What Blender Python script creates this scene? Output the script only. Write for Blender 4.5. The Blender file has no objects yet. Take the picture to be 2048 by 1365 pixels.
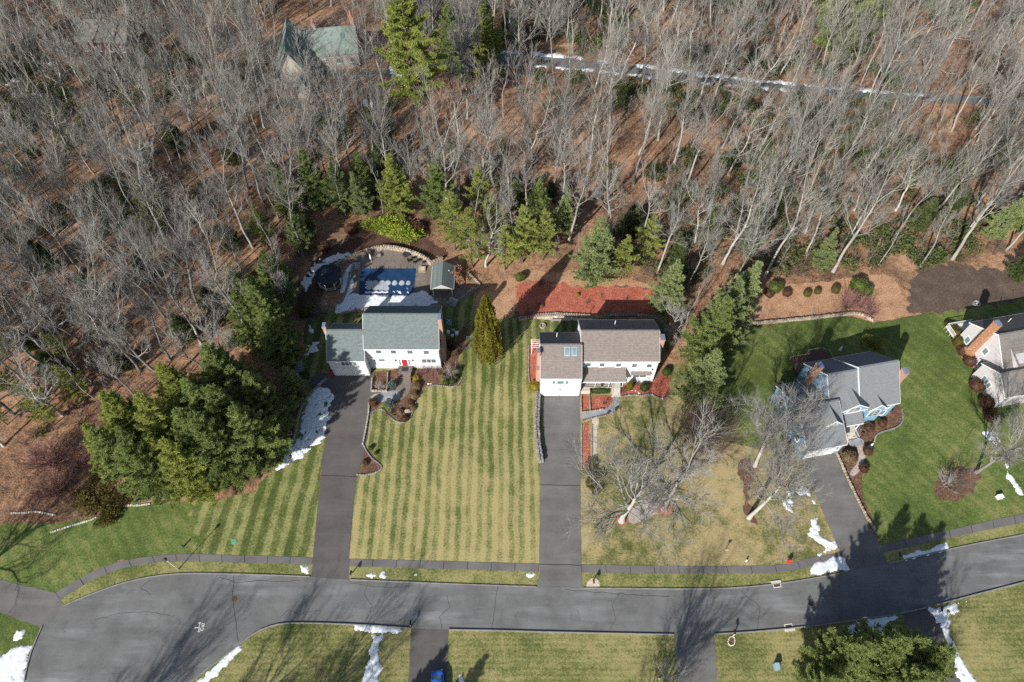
import bpy, math, random
import numpy as np
from mathutils import Vector, Matrix, geometry

random.seed(7); RNG = np.random.default_rng(7)
scene = bpy.context.scene
COL = scene.collection
R = math.radians

# ------------------------------------------------------------ camera, sky, sun
CAM_H, PITCH, FPX = 110.0, R(56), 1400.0
cam = bpy.data.cameras.new('camera'); cam_o = bpy.data.objects.new('camera', cam); COL.objects.link(cam_o)
cam_o.location = (0, 0, CAM_H); cam_o.rotation_euler = (R(90) - PITCH, 0, 0)
cam.sensor_width = 36; cam.lens = 36 * FPX / 2048; cam.clip_start = 1; cam.clip_end = 4000
scene.camera = cam_o

SUN_EL, SHADOW_AZ = R(31), R(33)
world = bpy.data.worlds.new('World'); scene.world = world; world.use_nodes = True
wn = world.node_tree.nodes; bg = wn['Background']
sky = wn.new('ShaderNodeTexSky'); sky.sky_type = 'NISHITA'; sky.sun_disc = False
sky.sun_elevation = SUN_EL; sky.sun_rotation = R(180) + SHADOW_AZ
world.node_tree.links.new(sky.outputs[0], bg.inputs[0]); bg.inputs[1].default_value = 0.085
sun = bpy.data.lights.new('sun', 'SUN'); sun.energy = 4.9; sun.angle = R(0.6); sun.color = (1.0, 0.968, 0.905)
sun_o = bpy.data.objects.new('sun', sun); COL.objects.link(sun_o)
sun_o.rotation_euler = Vector((math.sin(SHADOW_AZ) * math.cos(SUN_EL), math.cos(SHADOW_AZ) * math.cos(SUN_EL), -math.sin(SUN_EL))).to_track_quat('-Z', 'Y').to_euler()
sun_o.location = (-60, -90, 150)
scene.view_settings.view_transform = 'Standard'; scene.view_settings.look = 'None'
scene.view_settings.exposure = 0.70; scene.view_settings.gamma = 1.0
scene.view_settings.use_curve_mapping = False
scene.cycles.use_denoising = False
scene.cycles.max_bounces = 6; scene.cycles.diffuse_bounces = 2; scene.cycles.glossy_bounces = 2

# ------------------------------------------------------------ measuring helpers
# photo measurements (2048 x 1365) -> metres on a level plane / on an upright wall plane
CT, ST = math.cos(PITCH), math.sin(PITCH)
def G(px, py, z=0.0):
    u = (px - 1024) / FPX; v = (py - 682.5) / FPX
    t = (z - CAM_H) / (-ST - v * CT)
    return Vector((u * t, (CT - v * ST) * t, z))
def FY(px, py, Y):
    u = (px - 1024) / FPX; v = (py - 682.5) / FPX
    t = Y / (CT - v * ST)
    return u * t, CAM_H + (-ST - v * CT) * t
def GP(pts, z=0.0): return [G(x, y, z) for x, y in pts]

# ------------------------------------------------------------ object helpers
def tag(o, label=None, cat=None, group=None, kind=None):
    if label: o['label'] = label
    if cat: o['category'] = cat
    if group: o['group'] = group
    if kind: o['kind'] = kind
    return o
def link(o, parent=None):
    COL.objects.link(o)
    if parent: o.parent = parent
    return o
def empty(name, loc, rz=0.0, label=None, cat=None, group=None):
    o = bpy.data.objects.new(name, None); o.location = loc; o.rotation_euler = (0, 0, rz); o.empty_display_size = .3
    link(o); return tag(o, label, cat, group)
def mesh_of(name, v, f, mat=None, smooth=False):
    me = bpy.data.meshes.new(name); me.from_pydata([tuple(p) for p in v], [], f)
    if smooth: me.polygons.foreach_set('use_smooth', [True] * len(me.polygons))
    if mat: me.materials.append(mat)
    me.update(); return me
def mesh_tris(name, V, T, mat=None):
    V = np.asarray(V, np.float32); T = np.asarray(T, np.int32)
    me = bpy.data.meshes.new(name)
    me.vertices.add(len(V)); me.vertices.foreach_set('co', V.ravel())
    me.loops.add(T.size); me.loops.foreach_set('vertex_index', T.ravel())
    me.polygons.add(len(T)); me.polygons.foreach_set('loop_start', np.arange(0, T.size, 3, dtype=np.int32))
    if mat: me.materials.append(mat)
    me.update(calc_edges=True); me.validate(); return me
class MB:
    def __init__(s, M=None): s.v = []; s.f = []; s.M = M
    def add(s, vs, fs):
        n = len(s.v); s.v += [tuple(p) for p in vs]; s.f += [tuple(i + n for i in q) for q in fs]; return s
    def box(s, x0, y0, z0, x1, y1, z1):
        return s.add([(x0,y0,z0),(x1,y0,z0),(x1,y1,z0),(x0,y1,z0),(x0,y0,z1),(x1,y0,z1),(x1,y1,z1),(x0,y1,z1)],
                     [(0,3,2,1),(4,5,6,7),(0,1,5,4),(1,2,6,5),(2,3,7,6),(3,0,4,7)])
    def bar(s, a, b, w, h, up=(0,0,1)):
        a = Vector(a); b = Vector(b); d = (b - a).normalized(); sd = d.cross(Vector(up))
        if sd.length < 1e-4: sd = Vector((1,0,0))
        sd.normalize(); u = sd.cross(d); sd = sd * w / 2; u = u * h / 2
        vs = [a-sd-u, a+sd-u, a+sd+u, a-sd+u, b-sd-u, b+sd-u, b+sd+u, b-sd+u]
        return s.add(vs, [(0,1,2,3),(4,7,6,5),(0,4,5,1),(1,5,6,2),(2,6,7,3),(3,7,4,0)])
    def prism(s, poly, z0, z1):
        n = len(poly)
        return s.add([(p[0],p[1],z0) for p in poly] + [(p[0],p[1],z1) for p in poly],
                     [tuple(range(n-1,-1,-1)), tuple(range(n,2*n))] + [(i,(i+1)%n,n+(i+1)%n,n+i) for i in range(n)])
    def extr(s, poly, a, b, axis=0):
        # polygon in the plane normal to axis (0: (y,z) along x, 1: (x,z) along y)
        n = len(poly)
        mk = (lambda t, p: (t, p[0], p[1])) if axis == 0 else (lambda t, p: (p[0], t, p[1]))
        return s.add([mk(a,p) for p in poly] + [mk(b,p) for p in poly],
                     [tuple(range(n-1,-1,-1)), tuple(range(n,2*n))] + [(i,(i+1)%n,n+(i+1)%n,n+i) for i in range(n)])
    def cyl(s, c, r, z0, z1, n=12, r2=None):
        r2 = r if r2 is None else r2; A = [2*math.pi*i/n for i in range(n)]
        return s.add([(c[0]+r*math.cos(a), c[1]+r*math.sin(a), z0) for a in A] + [(c[0]+r2*math.cos(a), c[1]+r2*math.sin(a), z1) for a in A],
                     [tuple(range(n-1,-1,-1)), tuple(range(n,2*n))] + [(i,(i+1)%n,n+(i+1)%n,n+i) for i in range(n)])
    def tube(s, P, rad, n=6):
        vs = []; fs = []
        for k, p in enumerate(P):
            p = Vector(p); d = Vector(P[min(k+1, len(P)-1)]) - Vector(P[max(k-1, 0)])
            d.normalize(); a = d.cross(Vector((0.31,0.17,0.93)) if abs(d.z) < .85 else Vector((1,.1,0))).normalized(); b = d.cross(a)
            r = rad[k]
            for i in range(n):
                t = 2*math.pi*i/n; vs.append(p + a*(r*math.cos(t)) + b*(r*math.sin(t)))
        for k in range(len(P)-1):
            for i in range(n): fs.append((k*n+i, k*n+(i+1)%n, (k+1)*n+(i+1)%n, (k+1)*n+i))
        fs.append(tuple(range(n-1,-1,-1))); fs.append(tuple(range((len(P)-1)*n, len(P)*n)))
        return s.add(vs, fs)
    def build(s, name, mat, parent=None, smooth=False, kind=None, label=None):
        v = [s.M @ Vector(p) for p in s.v] if s.M else s.v
        o = bpy.data.objects.new(name, mesh_of(name, v, s.f, mat, smooth)); link(o, parent)
        if kind: o['kind'] = kind
        if label: o['label'] = label
        return o

def vnoise(x, y, seed, sc):
    x = np.asarray(x) / sc; y = np.asarray(y) / sc
    xi = np.floor(x).astype(np.int64); yi = np.floor(y).astype(np.int64); fx = x - xi; fy = y - yi
    fx = fx*fx*(3-2*fx); fy = fy*fy*(3-2*fy)
    def h(a, b):
        n = (a*374761393 + b*668265263 + seed*1274126177) & 0x7fffffff
        n = ((n ^ (n >> 13)) * 1274126177) & 0x7fffffff
        return ((n ^ (n >> 16)) & 0xffff) / 65535.0 * 2 - 1
    return (h(xi,yi)*(1-fx)+h(xi+1,yi)*fx)*(1-fy) + (h(xi,yi+1)*(1-fx)+h(xi+1,yi+1)*fx)*fy
def fbm(x, y, seed, sc, octv=3):
    r = 0; a = 1
    for k in range(octv): r = r + a*vnoise(x, y, seed+k*17, sc/2**k); a *= .55
    return r

def densify(poly, step, amp, seed, sc=1.2, closed=True):
    out = []; n = len(poly)
    for i in range(n if closed else n-1):
        a, b = Vector(poly[i][:2]), Vector(poly[(i+1) % n][:2]); L = (b-a).length; m = max(1, int(L/step))
        nr = Vector((-(b-a).y, (b-a).x)); nr = nr.normalized() if L > 1e-6 else nr
        for k in range(m):
            p = a.lerp(b, k/m)
            out.append(p + nr*float(fbm(p.x*1.0, p.y*1.0, seed, sc))*amp)
    if not closed: out.append(Vector(poly[-1][:2]))
    return out
def smooth_path(pts, it=2, closed=False):
    P = [Vector(p[:2]) for p in pts]
    for _ in range(it):
        Q = [] if closed else [P[0]]
        n = len(P)
        for i in range(n if closed else n-1):
            a, b = P[i], P[(i+1) % n]; Q += [a*.75+b*.25, a*.25+b*.75]
        if not closed: Q.append(P[-1])
        P = Q
    return P
def sheet(name, poly, z, mat, label, cat=None, amp=.06, step=.5, rnd=0, px=True, kind='structure', seed=3, sc=1.2):
    W = [G(*p) for p in poly] if px else [Vector((p[0], p[1], 0)) for p in poly]
    if rnd: W = smooth_path(W, rnd, True)
    P = densify(W, step, amp, seed, sc) if amp else [Vector(p[:2]) for p in W]
    v = [(p.x, p.y, z) for p in P]
    tri = geometry.tessellate_polygon([[Vector(q) for q in v]])
    f = []
    for t in tri:
        a, b, c = (Vector(v[i]) for i in t)
        f.append(t if (b-a).cross(c-a).z > 0 else (t[0], t[2], t[1]))
    o = bpy.data.objects.new(name, mesh_of(name, v, f, mat)); link(o)
    return tag(o, label, cat, None, kind)
def inside(poly, x, y):
    c = np.zeros(np.shape(x), bool); n = len(poly)
    for i in range(n):
        x1, y1 = poly[i][0], poly[i][1]; x2, y2 = poly[(i+1) % n][0], poly[(i+1) % n][1]
        if y1 == y2: continue
        k = (y1 > y) != (y2 > y)
        c ^= k & (x < (x2-x1)*(y-y1)/(y2-y1)+x1)
    return c
def edge_dist(poly, x, y):
    d = np.full(np.shape(x), 1e9); n = len(poly)
    for i in range(n):
        ax, ay = poly[i][0], poly[i][1]; bx, by = poly[(i+1) % n][0], poly[(i+1) % n][1]
        dx, dy = bx-ax, by-ay; L = dx*dx+dy*dy+1e-9
        t = np.clip(((x-ax)*dx+(y-ay)*dy)/L, 0, 1)
        d = np.minimum(d, np.hypot(x-ax-t*dx, y-ay-t*dy))
    return d
def strip(name, path, w, z0, z1, mat, label=None, cat=None, px=True, kind='structure', parent=None, it=1, side=0.0, bev=0.02):
    """a continuous band of width w along a path, from z0 up to z1"""
    P = [G(*p) for p in path] if px else path
    P = smooth_path(P, it) if it else [Vector(p[:2]) for p in P]
    v = []; f = []; n = len(P)
    for i, p in enumerate(P):
        d = (P[min(i+1, n-1)] - P[max(i-1, 0)]).normalized(); nr = Vector((-d.y, d.x))
        a = p + nr*(w*(.5+side)); b = p - nr*(w*(.5-side))
        ai = p + nr*(w*(.5+side)-bev); bi = p - nr*(w*(.5-side)-bev)
        v += [(a.x,a.y,z0),(a.x,a.y,z1-bev*.6),(ai.x,ai.y,z1),(bi.x,bi.y,z1),(b.x,b.y,z1-bev*.6),(b.x,b.y,z0)]
    for i in range(n-1):
        for k in range(5): f.append((i*6+k, (i+1)*6+k, (i+1)*6+k+1, i*6+k+1))
    f.append((0,1,2,3,4,5)); f.append(tuple((n-1)*6+k for k in (5,4,3,2,1,0)))
    o = bpy.data.objects.new(name, mesh_of(name, v, f, mat)); link(o, parent)
    return tag(o, label, cat, None, kind)

# ------------------------------------------------------------ materials
def srgb(r, g, b):
    f = lambda c: (c/255/12.92 if c/255 <= .04045 else ((c/255+.055)/1.055)**2.4)
    return (f(r), f(g), f(b), 1)
class NT:
    def __init__(s, name):
        s.m = bpy.data.materials.new(name); s.m.use_nodes = True; s.t = s.m.node_tree; s.n = s.t.nodes
        s.b = s.n['Principled BSDF']; s.co = s.n.new('ShaderNodeTexCoord')
    def L(s, a, b): s.t.links.new(a, b)
    def noise(s, sc, detail=4, rough=.6, vec=None, scale3=None, rot=0, dist=0):
        nd = s.n.new('ShaderNodeTexNoise'); nd.inputs['Scale'].default_value = sc; nd.inputs['Detail'].default_value = detail
        nd.inputs['Roughness'].default_value = rough; nd.inputs['Distortion'].default_value = dist
        v = vec or s.co.outputs['Object']
        if scale3 or rot:
            mp = s.n.new('ShaderNodeMapping'); mp.inputs['Scale'].default_value = scale3 or (1,1,1); mp.inputs['Rotation'].default_value = (0,0,rot)
            s.L(v, mp.inputs['Vector']); v = mp.outputs['Vector']
        s.L(v, nd.inputs['Vector']); return nd.outputs['Fac']
    def ramp(s, fac, stops, interp='LINEAR'):
        r = s.n.new('ShaderNodeValToRGB'); e = r.color_ramp.elements; r.color_ramp.interpolation = interp
        while len(e) < len(stops): e.new(.5)
        for k, (p, c) in enumerate(stops):
            e[k].position = p; e[k].color = c if len(c) == 4 else (*c, 1)
        s.L(fac, r.inputs['Fac']); return r.outputs['Color']
    def mix(s, fac, a, b, mode='MIX'):
        m = s.n.new('ShaderNodeMix'); m.data_type = 'RGBA'; m.blend_type = mode
        for sock, v in ((m.inputs['Factor'], fac), (m.inputs['A'], a), (m.inputs['B'], b)):
            if sock.type == 'VALUE' or not hasattr(v, 'is_linked') and not isinstance(v, (float, int)):
                pass
        def put(i, v):
            if isinstance(v, (float, int)): m.inputs[i].default_value = v
            elif isinstance(v, tuple): m.inputs[i].default_value = v if len(v) == 4 else (*v, 1)
            else: s.L(v, m.inputs[i])
        put(0, fac); put(6, a); put(7, b); return m.outputs[2]
    def math(s, op, a, b=None, clamp=False):
        m = s.n.new('ShaderNodeMath'); m.operation = op; m.use_clamp = clamp
        for i, v in enumerate((a, b)):
            if v is None: continue
            if isinstance(v, (float, int)): m.inputs[i].default_value = v
            else: s.L(v, m.inputs[i])
        return m.outputs[0]
    def ctr(s, *nw, off=.5):
        f = None
        for n, w in nw:
            k = s.math('MULTIPLY', s.math('SUBTRACT', n, .5), w); f = k if f is None else s.math('ADD', f, k)
        return s.math('ADD', f, off)
    def xyz(s):
        x = s.n.new('ShaderNodeSeparateXYZ'); s.L(s.co.outputs['Object'], x.inputs[0]); return x.outputs
    def rand(s): return s.n.new('ShaderNodeObjectInfo').outputs['Random']
    def bump(s, h, strength=.4, dist=.05):
        b = s.n.new('ShaderNodeBump'); b.inputs['Strength'].default_value = strength; b.inputs['Distance'].default_value = dist
        s.L(h, b.inputs['Height']); s.L(b.outputs[0], s.b.inputs['Normal'])
    def out(s, col, rough=.9, spec=.25, metal=0):
        if isinstance(col, tuple): s.b.inputs['Base Color'].default_value = col
        else: s.L(col, s.b.inputs['Base Color'])
        s.b.inputs['Roughness'].default_value = rough; s.b.inputs['Specular IOR Level'].default_value = spec; s.b.inputs['Metallic'].default_value = metal
        return s.m
def c4(r, g, b): return (r, g, b, 1)
def plain(name, c, rough=.7, var=.12, sc=2.0, bump=0, spec=.3, metal=0):
    t = NT(name); a = tuple(x*(1-var) for x in c[:3]); b = tuple(min(1, x*(1+var)) for x in c[:3])
    n = t.noise(sc, 5, .65); col = t.ramp(n, [(.3, (*a,1)), (.7, (*b,1))])
    if bump: t.bump(t.noise(sc*8, 3), bump, .02)
    return t.out(col, rough, spec, metal)
def speckle(name, stops, sc, sc2, amp2=.5, rough=.95, bump=.5, bd=.06, scale3=None):
    """two scales of noise: patches and fine grain"""
    t = NT(name); n1 = t.noise(sc, 5, .6); n2 = t.noise(sc2, 3, .7, scale3=scale3)
    f = t.ctr((n1, 1.5*(1-amp2)), (n2, 2.2*amp2))
    col = t.ramp(f, stops); t.bump(n2, bump, bd)
    return t.out(col, rough, .1)

M = {}
def grass(name, green, straw, bal=.5, stripe=None, amp=.4, ygrad=None, patch=1.0):
    """mown turf: a mix of live green and dormant straw blades, optional mowing bands"""
    t = NT(name); x = t.xyz()
    big = t.noise(.07, 5, .6); mid = t.noise(.55, 5, .65); fine = t.noise(3.2, 4, .75)
    f = t.ctr((big, 1.5*patch), (mid, patch), (fine, 1.7), off=bal)
    if ygrad:
        g = t.math('MULTIPLY', t.math('SUBTRACT', x[1], ygrad[0]), ygrad[1]); f = t.math('ADD', f, t.math('MINIMUM', t.math('MAXIMUM', g, -.35), .35))
    if stripe:
        ang, per, st = stripe
        u = t.math('ADD', t.math('MULTIPLY', x[0], math.cos(ang)), t.math('MULTIPLY', x[1], math.sin(ang)))
        u = t.math('ADD', u, t.math('MULTIPLY', t.noise(.12, 2), 1.2))
        sn = t.math('SINE', t.math('MULTIPLY', u, 2*math.pi/per))
        sn2 = t.math('SINE', t.math('MULTIPLY', u, 2*math.pi/per*.37))
        sn = t.math('ADD', t.math('MULTIPLY', t.math('MINIMUM', t.math('MAXIMUM', t.math('MULTIPLY', sn, 2.2), -1.), 1.), .75), t.math('MULTIPLY', sn2, .35))
        f = t.math('ADD', f, t.math('MULTIPLY', sn, st))
    g = tuple(green); s = tuple(straw); d = tuple(c*.6 for c in g)
    col = t.ramp(f, [(.0, (*s, 1)), (.35, tuple(a*.62+b*.38 for a, b in zip(s, g)) + (1,)), (.68, (*g, 1)), (1.0, (*d, 1))])
    fl = t.noise(4.6, 3, .85); col = t.mix(t.math('MULTIPLY', t.math('SUBTRACT', fl, .5, True), 3.4, True), col, t.mix(.5, col, (.36,.30,.17,1)))
    fk = t.noise(3.9, 3, .85, scale3=(1,1,2)); col = t.mix(t.math('MULTIPLY', t.math('SUBTRACT', fk, .5, True), 3.2, True), col, t.mix(.6, col, tuple(c*.45 for c in g)+(1,)))
    t.bump(t.math('ADD', fine, fl), .6, .08)
    return t.out(col, .95, .1)
GRN, STR = (.058, .082, .018), (.27, .215, .095)
M['lawn_stripe'] = grass('mown striped turf', (.096,.122,.032), (.345,.290,.130), .41, (0, 1.72, .25), ygrad=(52, .011))
M['lawn_west'] = grass('west turf', (.080,.108,.026), (.29,.27,.115), .60, (R(-4), 2.35, .24))
M['lawn_green'] = grass('green turf', (.082,.122,.028), (.24,.22,.085), .70, (R(38), 1.9, .07))
M['lawn_straw'] = grass('dormant turf', (.110,.118,.038), (.36,.28,.145), .40, patch=1.9)
M['lawn_south'] = grass('south turf', (.100,.116,.034), (.31,.265,.115), .50, (R(90), .8, .07))
M['lawn_verge'] = grass('verge turf', (.10,.122,.032), (.32,.275,.12), .50)

def litter():
    t = NT('leaf litter'); a = t.noise(.07, 4, .6); b = t.noise(.8, 5, .7); c = t.noise(3.2, 5, .8); d = t.noise(5.5, 3, .85)
    f = t.ctr((a, 1.7), (b, 1.4), (c, 1.6), off=.47)
    col = t.ramp(f, [(.10, c4(.044,.031,.021)), (.33, c4(.155,.085,.050)), (.57, c4(.290,.155,.088)), (.9, c4(.42,.265,.165))])
    col = t.mix(t.math('MULTIPLY', t.math('SUBTRACT', d, .52, True), 3.5, True), col, (.48,.33,.23,1))
    col = t.mix(t.math('MULTIPLY', t.math('SUBTRACT', t.noise(.12, 4, .6), .51, True), 6, True), col, t.mix(.7, col, (.080,.072,.046,1)))
    t.bump(t.math('ADD', c, d), .8, .1); return t.out(col, .95, .1)
M['litter'] = litter()
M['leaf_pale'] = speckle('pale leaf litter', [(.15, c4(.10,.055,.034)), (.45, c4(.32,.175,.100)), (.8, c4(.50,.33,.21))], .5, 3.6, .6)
M['leaf_dark'] = speckle('dark leaf litter', [(.15, c4(.022,.014,.011)), (.5, c4(.080,.046,.032)), (.9, c4(.22,.12,.08))], .4, 3.6, .6)  # leaf colours darker than the other litter mixes
M['mulch_red'] = speckle('red bark mulch', [(.15, c4(.13,.034,.023)), (.45, c4(.30,.080,.052)), (.62, c4(.38,.13,.088)), (.82, c4(.44,.29,.19))], .6, 3.6, .6)
M['mulch_brown'] = speckle('brown bark mulch', [(.15, c4(.04,.023,.016)), (.5, c4(.115,.064,.042)), (.9, c4(.28,.17,.11))], .7, 3.6, .6)
M['soil'] = speckle('turned dark soil', [(.1, c4(.040,.029,.023)), (.5, c4(.090,.065,.051)), (.9, c4(.20,.145,.105))], .35, 3.6, .55)

def asphalt(name, base, salt=0.0, streak=0.0, rot=0, crack=.0):
    t = NT(name); f1 = t.noise(.25, 5, .6); f2 = t.noise(9, 3, .8); st = t.noise(.55, 4, .65, scale3=(.12, 1, 1), rot=rot)
    f = t.ctr((f1, 1.3), (f2, 1.2))
    col = t.ramp(f, [(.15, tuple(x*.72 for x in base)+(1,)), (.85, tuple(x*1.28 for x in base)+(1,))])
    if streak: col = t.mix(t.math('MULTIPLY', t.math('SUBTRACT', st, .48, True), streak, True), col, tuple(x*1.8 for x in base)+(1,))
    if salt:
        big = t.noise(.11, 4, .6)
        k = t.math('MULTIPLY', t.math('MULTIPLY', t.math('SUBTRACT', st, .46, True), t.math('SUBTRACT', big, .43, True)), salt, True)
        col = t.mix(k, col, (.30,.31,.32,1))
        wet = t.math('MULTIPLY', t.math('SUBTRACT', t.noise(.33, 6, .75, dist=.6), .57, True), 5.0, True); col = t.mix(wet, col, tuple(x*.55 for x in base)+(1,))
    if crack:
        v = t.n.new('ShaderNodeTexVoronoi'); v.feature = 'DISTANCE_TO_EDGE'; v.inputs['Scale'].default_value = .22
        wob = t.n.new('ShaderNodeVectorMath'); wob.operation = 'ADD'; nz = t.n.new('ShaderNodeTexNoise'); nz.inputs['Scale'].default_value = .9; nz.inputs['Detail'].default_value = 5
        t.L(t.co.outputs['Object'], nz.inputs['Vector']); t.L(t.co.outputs['Object'], wob.inputs[0]); t.L(nz.outputs['Color'], wob.inputs[1]); t.L(wob.outputs[0], v.inputs['Vector'])
        k = t.math('MULTIPLY', t.math('LESS_THAN', v.outputs['Distance'], .010), t.math('MULTIPLY', t.math('GREATER_THAN', t.noise(.16, 2), .53), crack))
        col = t.mix(k, col, tuple(x*.35 for x in base)+(1,))
    t.bump(f2, .3, .01); return t.out(col, .88, .2)
M['road'] = asphalt('road asphalt', (.125,.124,.121), salt=11, streak=.5)
M['drive_dark'] = asphalt('sealed asphalt', (.092,.083,.078), streak=1.2, rot=R(86))
M['drive_grey'] = asphalt('worn asphalt', (.125,.119,.112), streak=1.2, rot=R(90))
M['walk'] = asphalt('walk asphalt', (.130,.122,.117))
M['joint'] = plain('joint dirt', (.028,.026,.024))
M['kerb'] = plain('kerb', (.20,.19,.18), .85, .25, 1.5)
M['paint'] = plain('road paint', (.72,.72,.70), .7, .15, 6)
M['snow'] = None
def snowm():
    t = NT('old snow'); n = t.noise(1.3, 5, .65); f = t.noise(9, 3, .8)
    col = t.ramp(t.math('ADD', t.math('MULTIPLY', n, .6), t.math('MULTIPLY', f, .4)), [(.3, c4(.42,.43,.44)), (.45, c4(.60,.62,.64)), (.62, c4(.74,.76,.78))])
    t.bump(t.math('ADD', n, f), .25, .05); return t.out(col, .6, .3)
M['snow'] = snowm()
def roofm(name, c, grain=.16):
    t = NT(name); br = t.n.new('ShaderNodeTexBrick'); br.inputs['Scale'].default_value = 1.0
    br.inputs['Brick Width'].default_value = .34; br.inputs['Row Height'].default_value = .22; br.inputs['Mortar Size'].default_value = .012
    sx = t.n.new('ShaderNodeCombineXYZ'); x = t.xyz(); t.L(x[0], sx.inputs[0]); t.L(t.math('MULTIPLY', x[2], 1.35), sx.inputs[1]); t.L(sx.outputs[0], br.inputs['Vector'])
    a, b = 1-grain, 1+grain
    br.inputs['Color1'].default_value = tuple(k*a for k in c)+(1,); br.inputs['Color2'].default_value = tuple(k*b for k in c)+(1,); br.inputs['Mortar'].default_value = tuple(k*.45 for k in c)+(1,)
    n = t.noise(.5, 5, .6); f = t.noise(14, 2, .8)
    col = t.mix(t.math('MULTIPLY', n, .28), br.outputs['Color'], tuple(k*1.25 for k in c)+(1,)); col = t.mix(t.math('MULTIPLY', t.math('SUBTRACT', f, .5, True), 1.2), col, tuple(k*.5 for k in c)+(1,))
    t.bump(br.outputs['Fac'], -.5, .02); return t.out(col, .93, .15)
M['roof_green'] = roofm('green grey shingle', (.125,.15,.148)); M['roof_taupe'] = roofm('taupe shingle', (.185,.158,.142)); M['roof_blue'] = roofm('slate grey shingle', (.160,.168,.176), .10)
M['roof_tan'] = roofm('weathered shingle', (.165,.152,.138)); M['roof_wood'] = roofm('moss green shingle', (.175,.215,.19)); M['roof_dark'] = roofm('dark slate shingle', (.030,.040,.055))
def siding(name, c):
    t = NT(name); x = t.xyz(); w = t.math('FRACT', t.math('MULTIPLY', x[2], 1/.13)); n = t.noise(1.2, 4)
    col = t.mix(t.math('MULTIPLY', n, .18), tuple(c)+(1,), tuple(k*.8 for k in c)+(1,)); t.bump(w, .5, .02); return t.out(col, .55, .3)
M['white'] = siding('white clapboard', (.53,.53,.54)); M['blue'] = siding('blue clapboard', (.185,.325,.45)); M['greige'] = siding('greige clapboard', (.50,.47,.475)); M['sage'] = siding('sage clapboard', (.36,.40,.38))
M['barnred'] = siding('red clapboard', (.11,.045,.04)); M['greenwall'] = siding('green board wall', (.12,.16,.13))
M['trim'] = plain('white trim', (.68,.68,.67), .5, .04); M['cream'] = plain('cream trim', (.46,.42,.36), .6, .05)
t_ = NT('window glass'); M['glass'] = t_.out(t_.mix(t_.noise(.6, 2), (.035,.045,.05,1), (.16,.20,.21,1)), .12, .6)
t_ = NT('pale blind glass'); M['glass_pale'] = t_.out(t_.mix(t_.noise(.8, 2), (.07,.13,.14,1), (.20,.28,.29,1)), .15, .5)
def brick():
    t = NT('brick'); br = t.n.new('ShaderNodeTexBrick'); br.inputs['Scale'].default_value = 1; br.inputs['Brick Width'].default_value = .22; br.inputs['Row Height'].default_value = .085; br.inputs['Mortar Size'].default_value = .012
    x = t.xyz(); s = t.n.new('ShaderNodeCombineXYZ'); t.L(t.math('ADD', x[0], x[1]), s.inputs[0]); t.L(x[2], s.inputs[1]); t.L(s.outputs[0], br.inputs['Vector'])
    br.inputs['Color1'].default_value = (.26,.105,.07,1); br.inputs['Color2'].default_value = (.34,.165,.115,1); br.inputs['Mortar'].default_value = (.42,.36,.31,1)
    return t.out(t.mix(t.math('MULTIPLY', t.noise(3, 4), .5), br.outputs['Color'], (.38,.20,.13,1)), .9, .1)
M['brick'] = brick()
def brickw():
    t = NT('brick with white streaks'); n = t.noise(3.2, 5, .7); k = t.math('MULTIPLY', t.math('SUBTRACT', n, .56, True), 9, True)
    return t.out(t.mix(k, t.ramp(t.noise(7, 3), [(.3, c4(.26,.11,.055)), (.7, c4(.42,.22,.12))]), (.62,.56,.50,1)), .9, .1)
M['brick_white'] = brickw()
M['redbrick_floor'] = speckle('paver blend', [(.3, c4(.10,.082,.068)), (.55, c4(.17,.142,.12)), (.75, c4(.25,.21,.18))], .4, 8, .6, bump=.2, bd=.01)
M['bluestone'] = speckle('bluestone', [(.3, c4(.17,.18,.20)), (.55, c4(.26,.27,.285)), (.75, c4(.36,.37,.38))], .6, 6, .4, bump=.15, bd=.01)
M['stone_grey'] = speckle('fieldstone grey', [(.3, c4(.13,.125,.12)), (.55, c4(.25,.24,.23)), (.75, c4(.42,.40,.38))], 1.2, 9, .4, bump=.4, bd=.03)
M['stone_tan'] = speckle('tan wall block', [(.3, c4(.18,.14,.11)), (.55, c4(.34,.28,.22)), (.75, c4(.52,.44,.35))], 1.2, 8, .4, bump=.4, bd=.03)
M['stone_pale'] = speckle('pale stone', [(.3, c4(.40,.36,.30)), (.55, c4(.58,.54,.47)), (.75, c4(.72,.68,.60))], 1.2, 8, .4, bump=.3, bd=.03)
M['gravel'] = speckle('pale gravel', [(.3, c4(.30,.24,.17)), (.55, c4(.52,.44,.33)), (.75, c4(.68,.60,.48))], .8, 8, .6)
M['pebble'] = speckle('pinkish pebbles', [(.3, c4(.22,.18,.16)), (.55, c4(.38,.32,.29)), (.75, c4(.55,.48,.44))], .8, 8, .6)
M['metal_blue'] = plain('zinc cap', (.30,.36,.48), .35, .1, 3, metal=.6); M['dark_metal'] = plain('dark metal', (.035,.037,.04), .45, .2); M['grey_metal'] = plain('grey metal', (.30,.31,.32), .45, .15, metal=.5)
M['rust'] = plain('rusty iron', (.12,.055,.04), .8, .3, 5); M['wood'] = plain('weathered timber', (.26,.20,.155), .8, .25, 3); M['deck'] = plain('brown deck', (.10,.06,.048), .8, .2, 2); M['greywood'] = plain('grey timber', (.33,.30,.265), .85, .2, 3)
M['green_plastic'] = plain('green plastic', (.10,.30,.20), .5, .1); M['dk_green'] = plain('dark green enamel', (.02,.085,.07), .4, .15); M['red'] = plain('red enamel', (.62,.03,.03), .4, .1); M['doorred'] = plain('red door', (.33,.02,.03), .4, .1)
M['carblue'] = plain('blue car paint', (.02,.12,.46), .22, .05, 1, spec=.6); M['tyre'] = plain('tyre', (.02,.02,.02), .9); M['black'] = plain('black', (.015,.016,.018), .6, .2); M['plastic_white'] = plain('white plastic', (.75,.76,.78), .5, .05)
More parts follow.
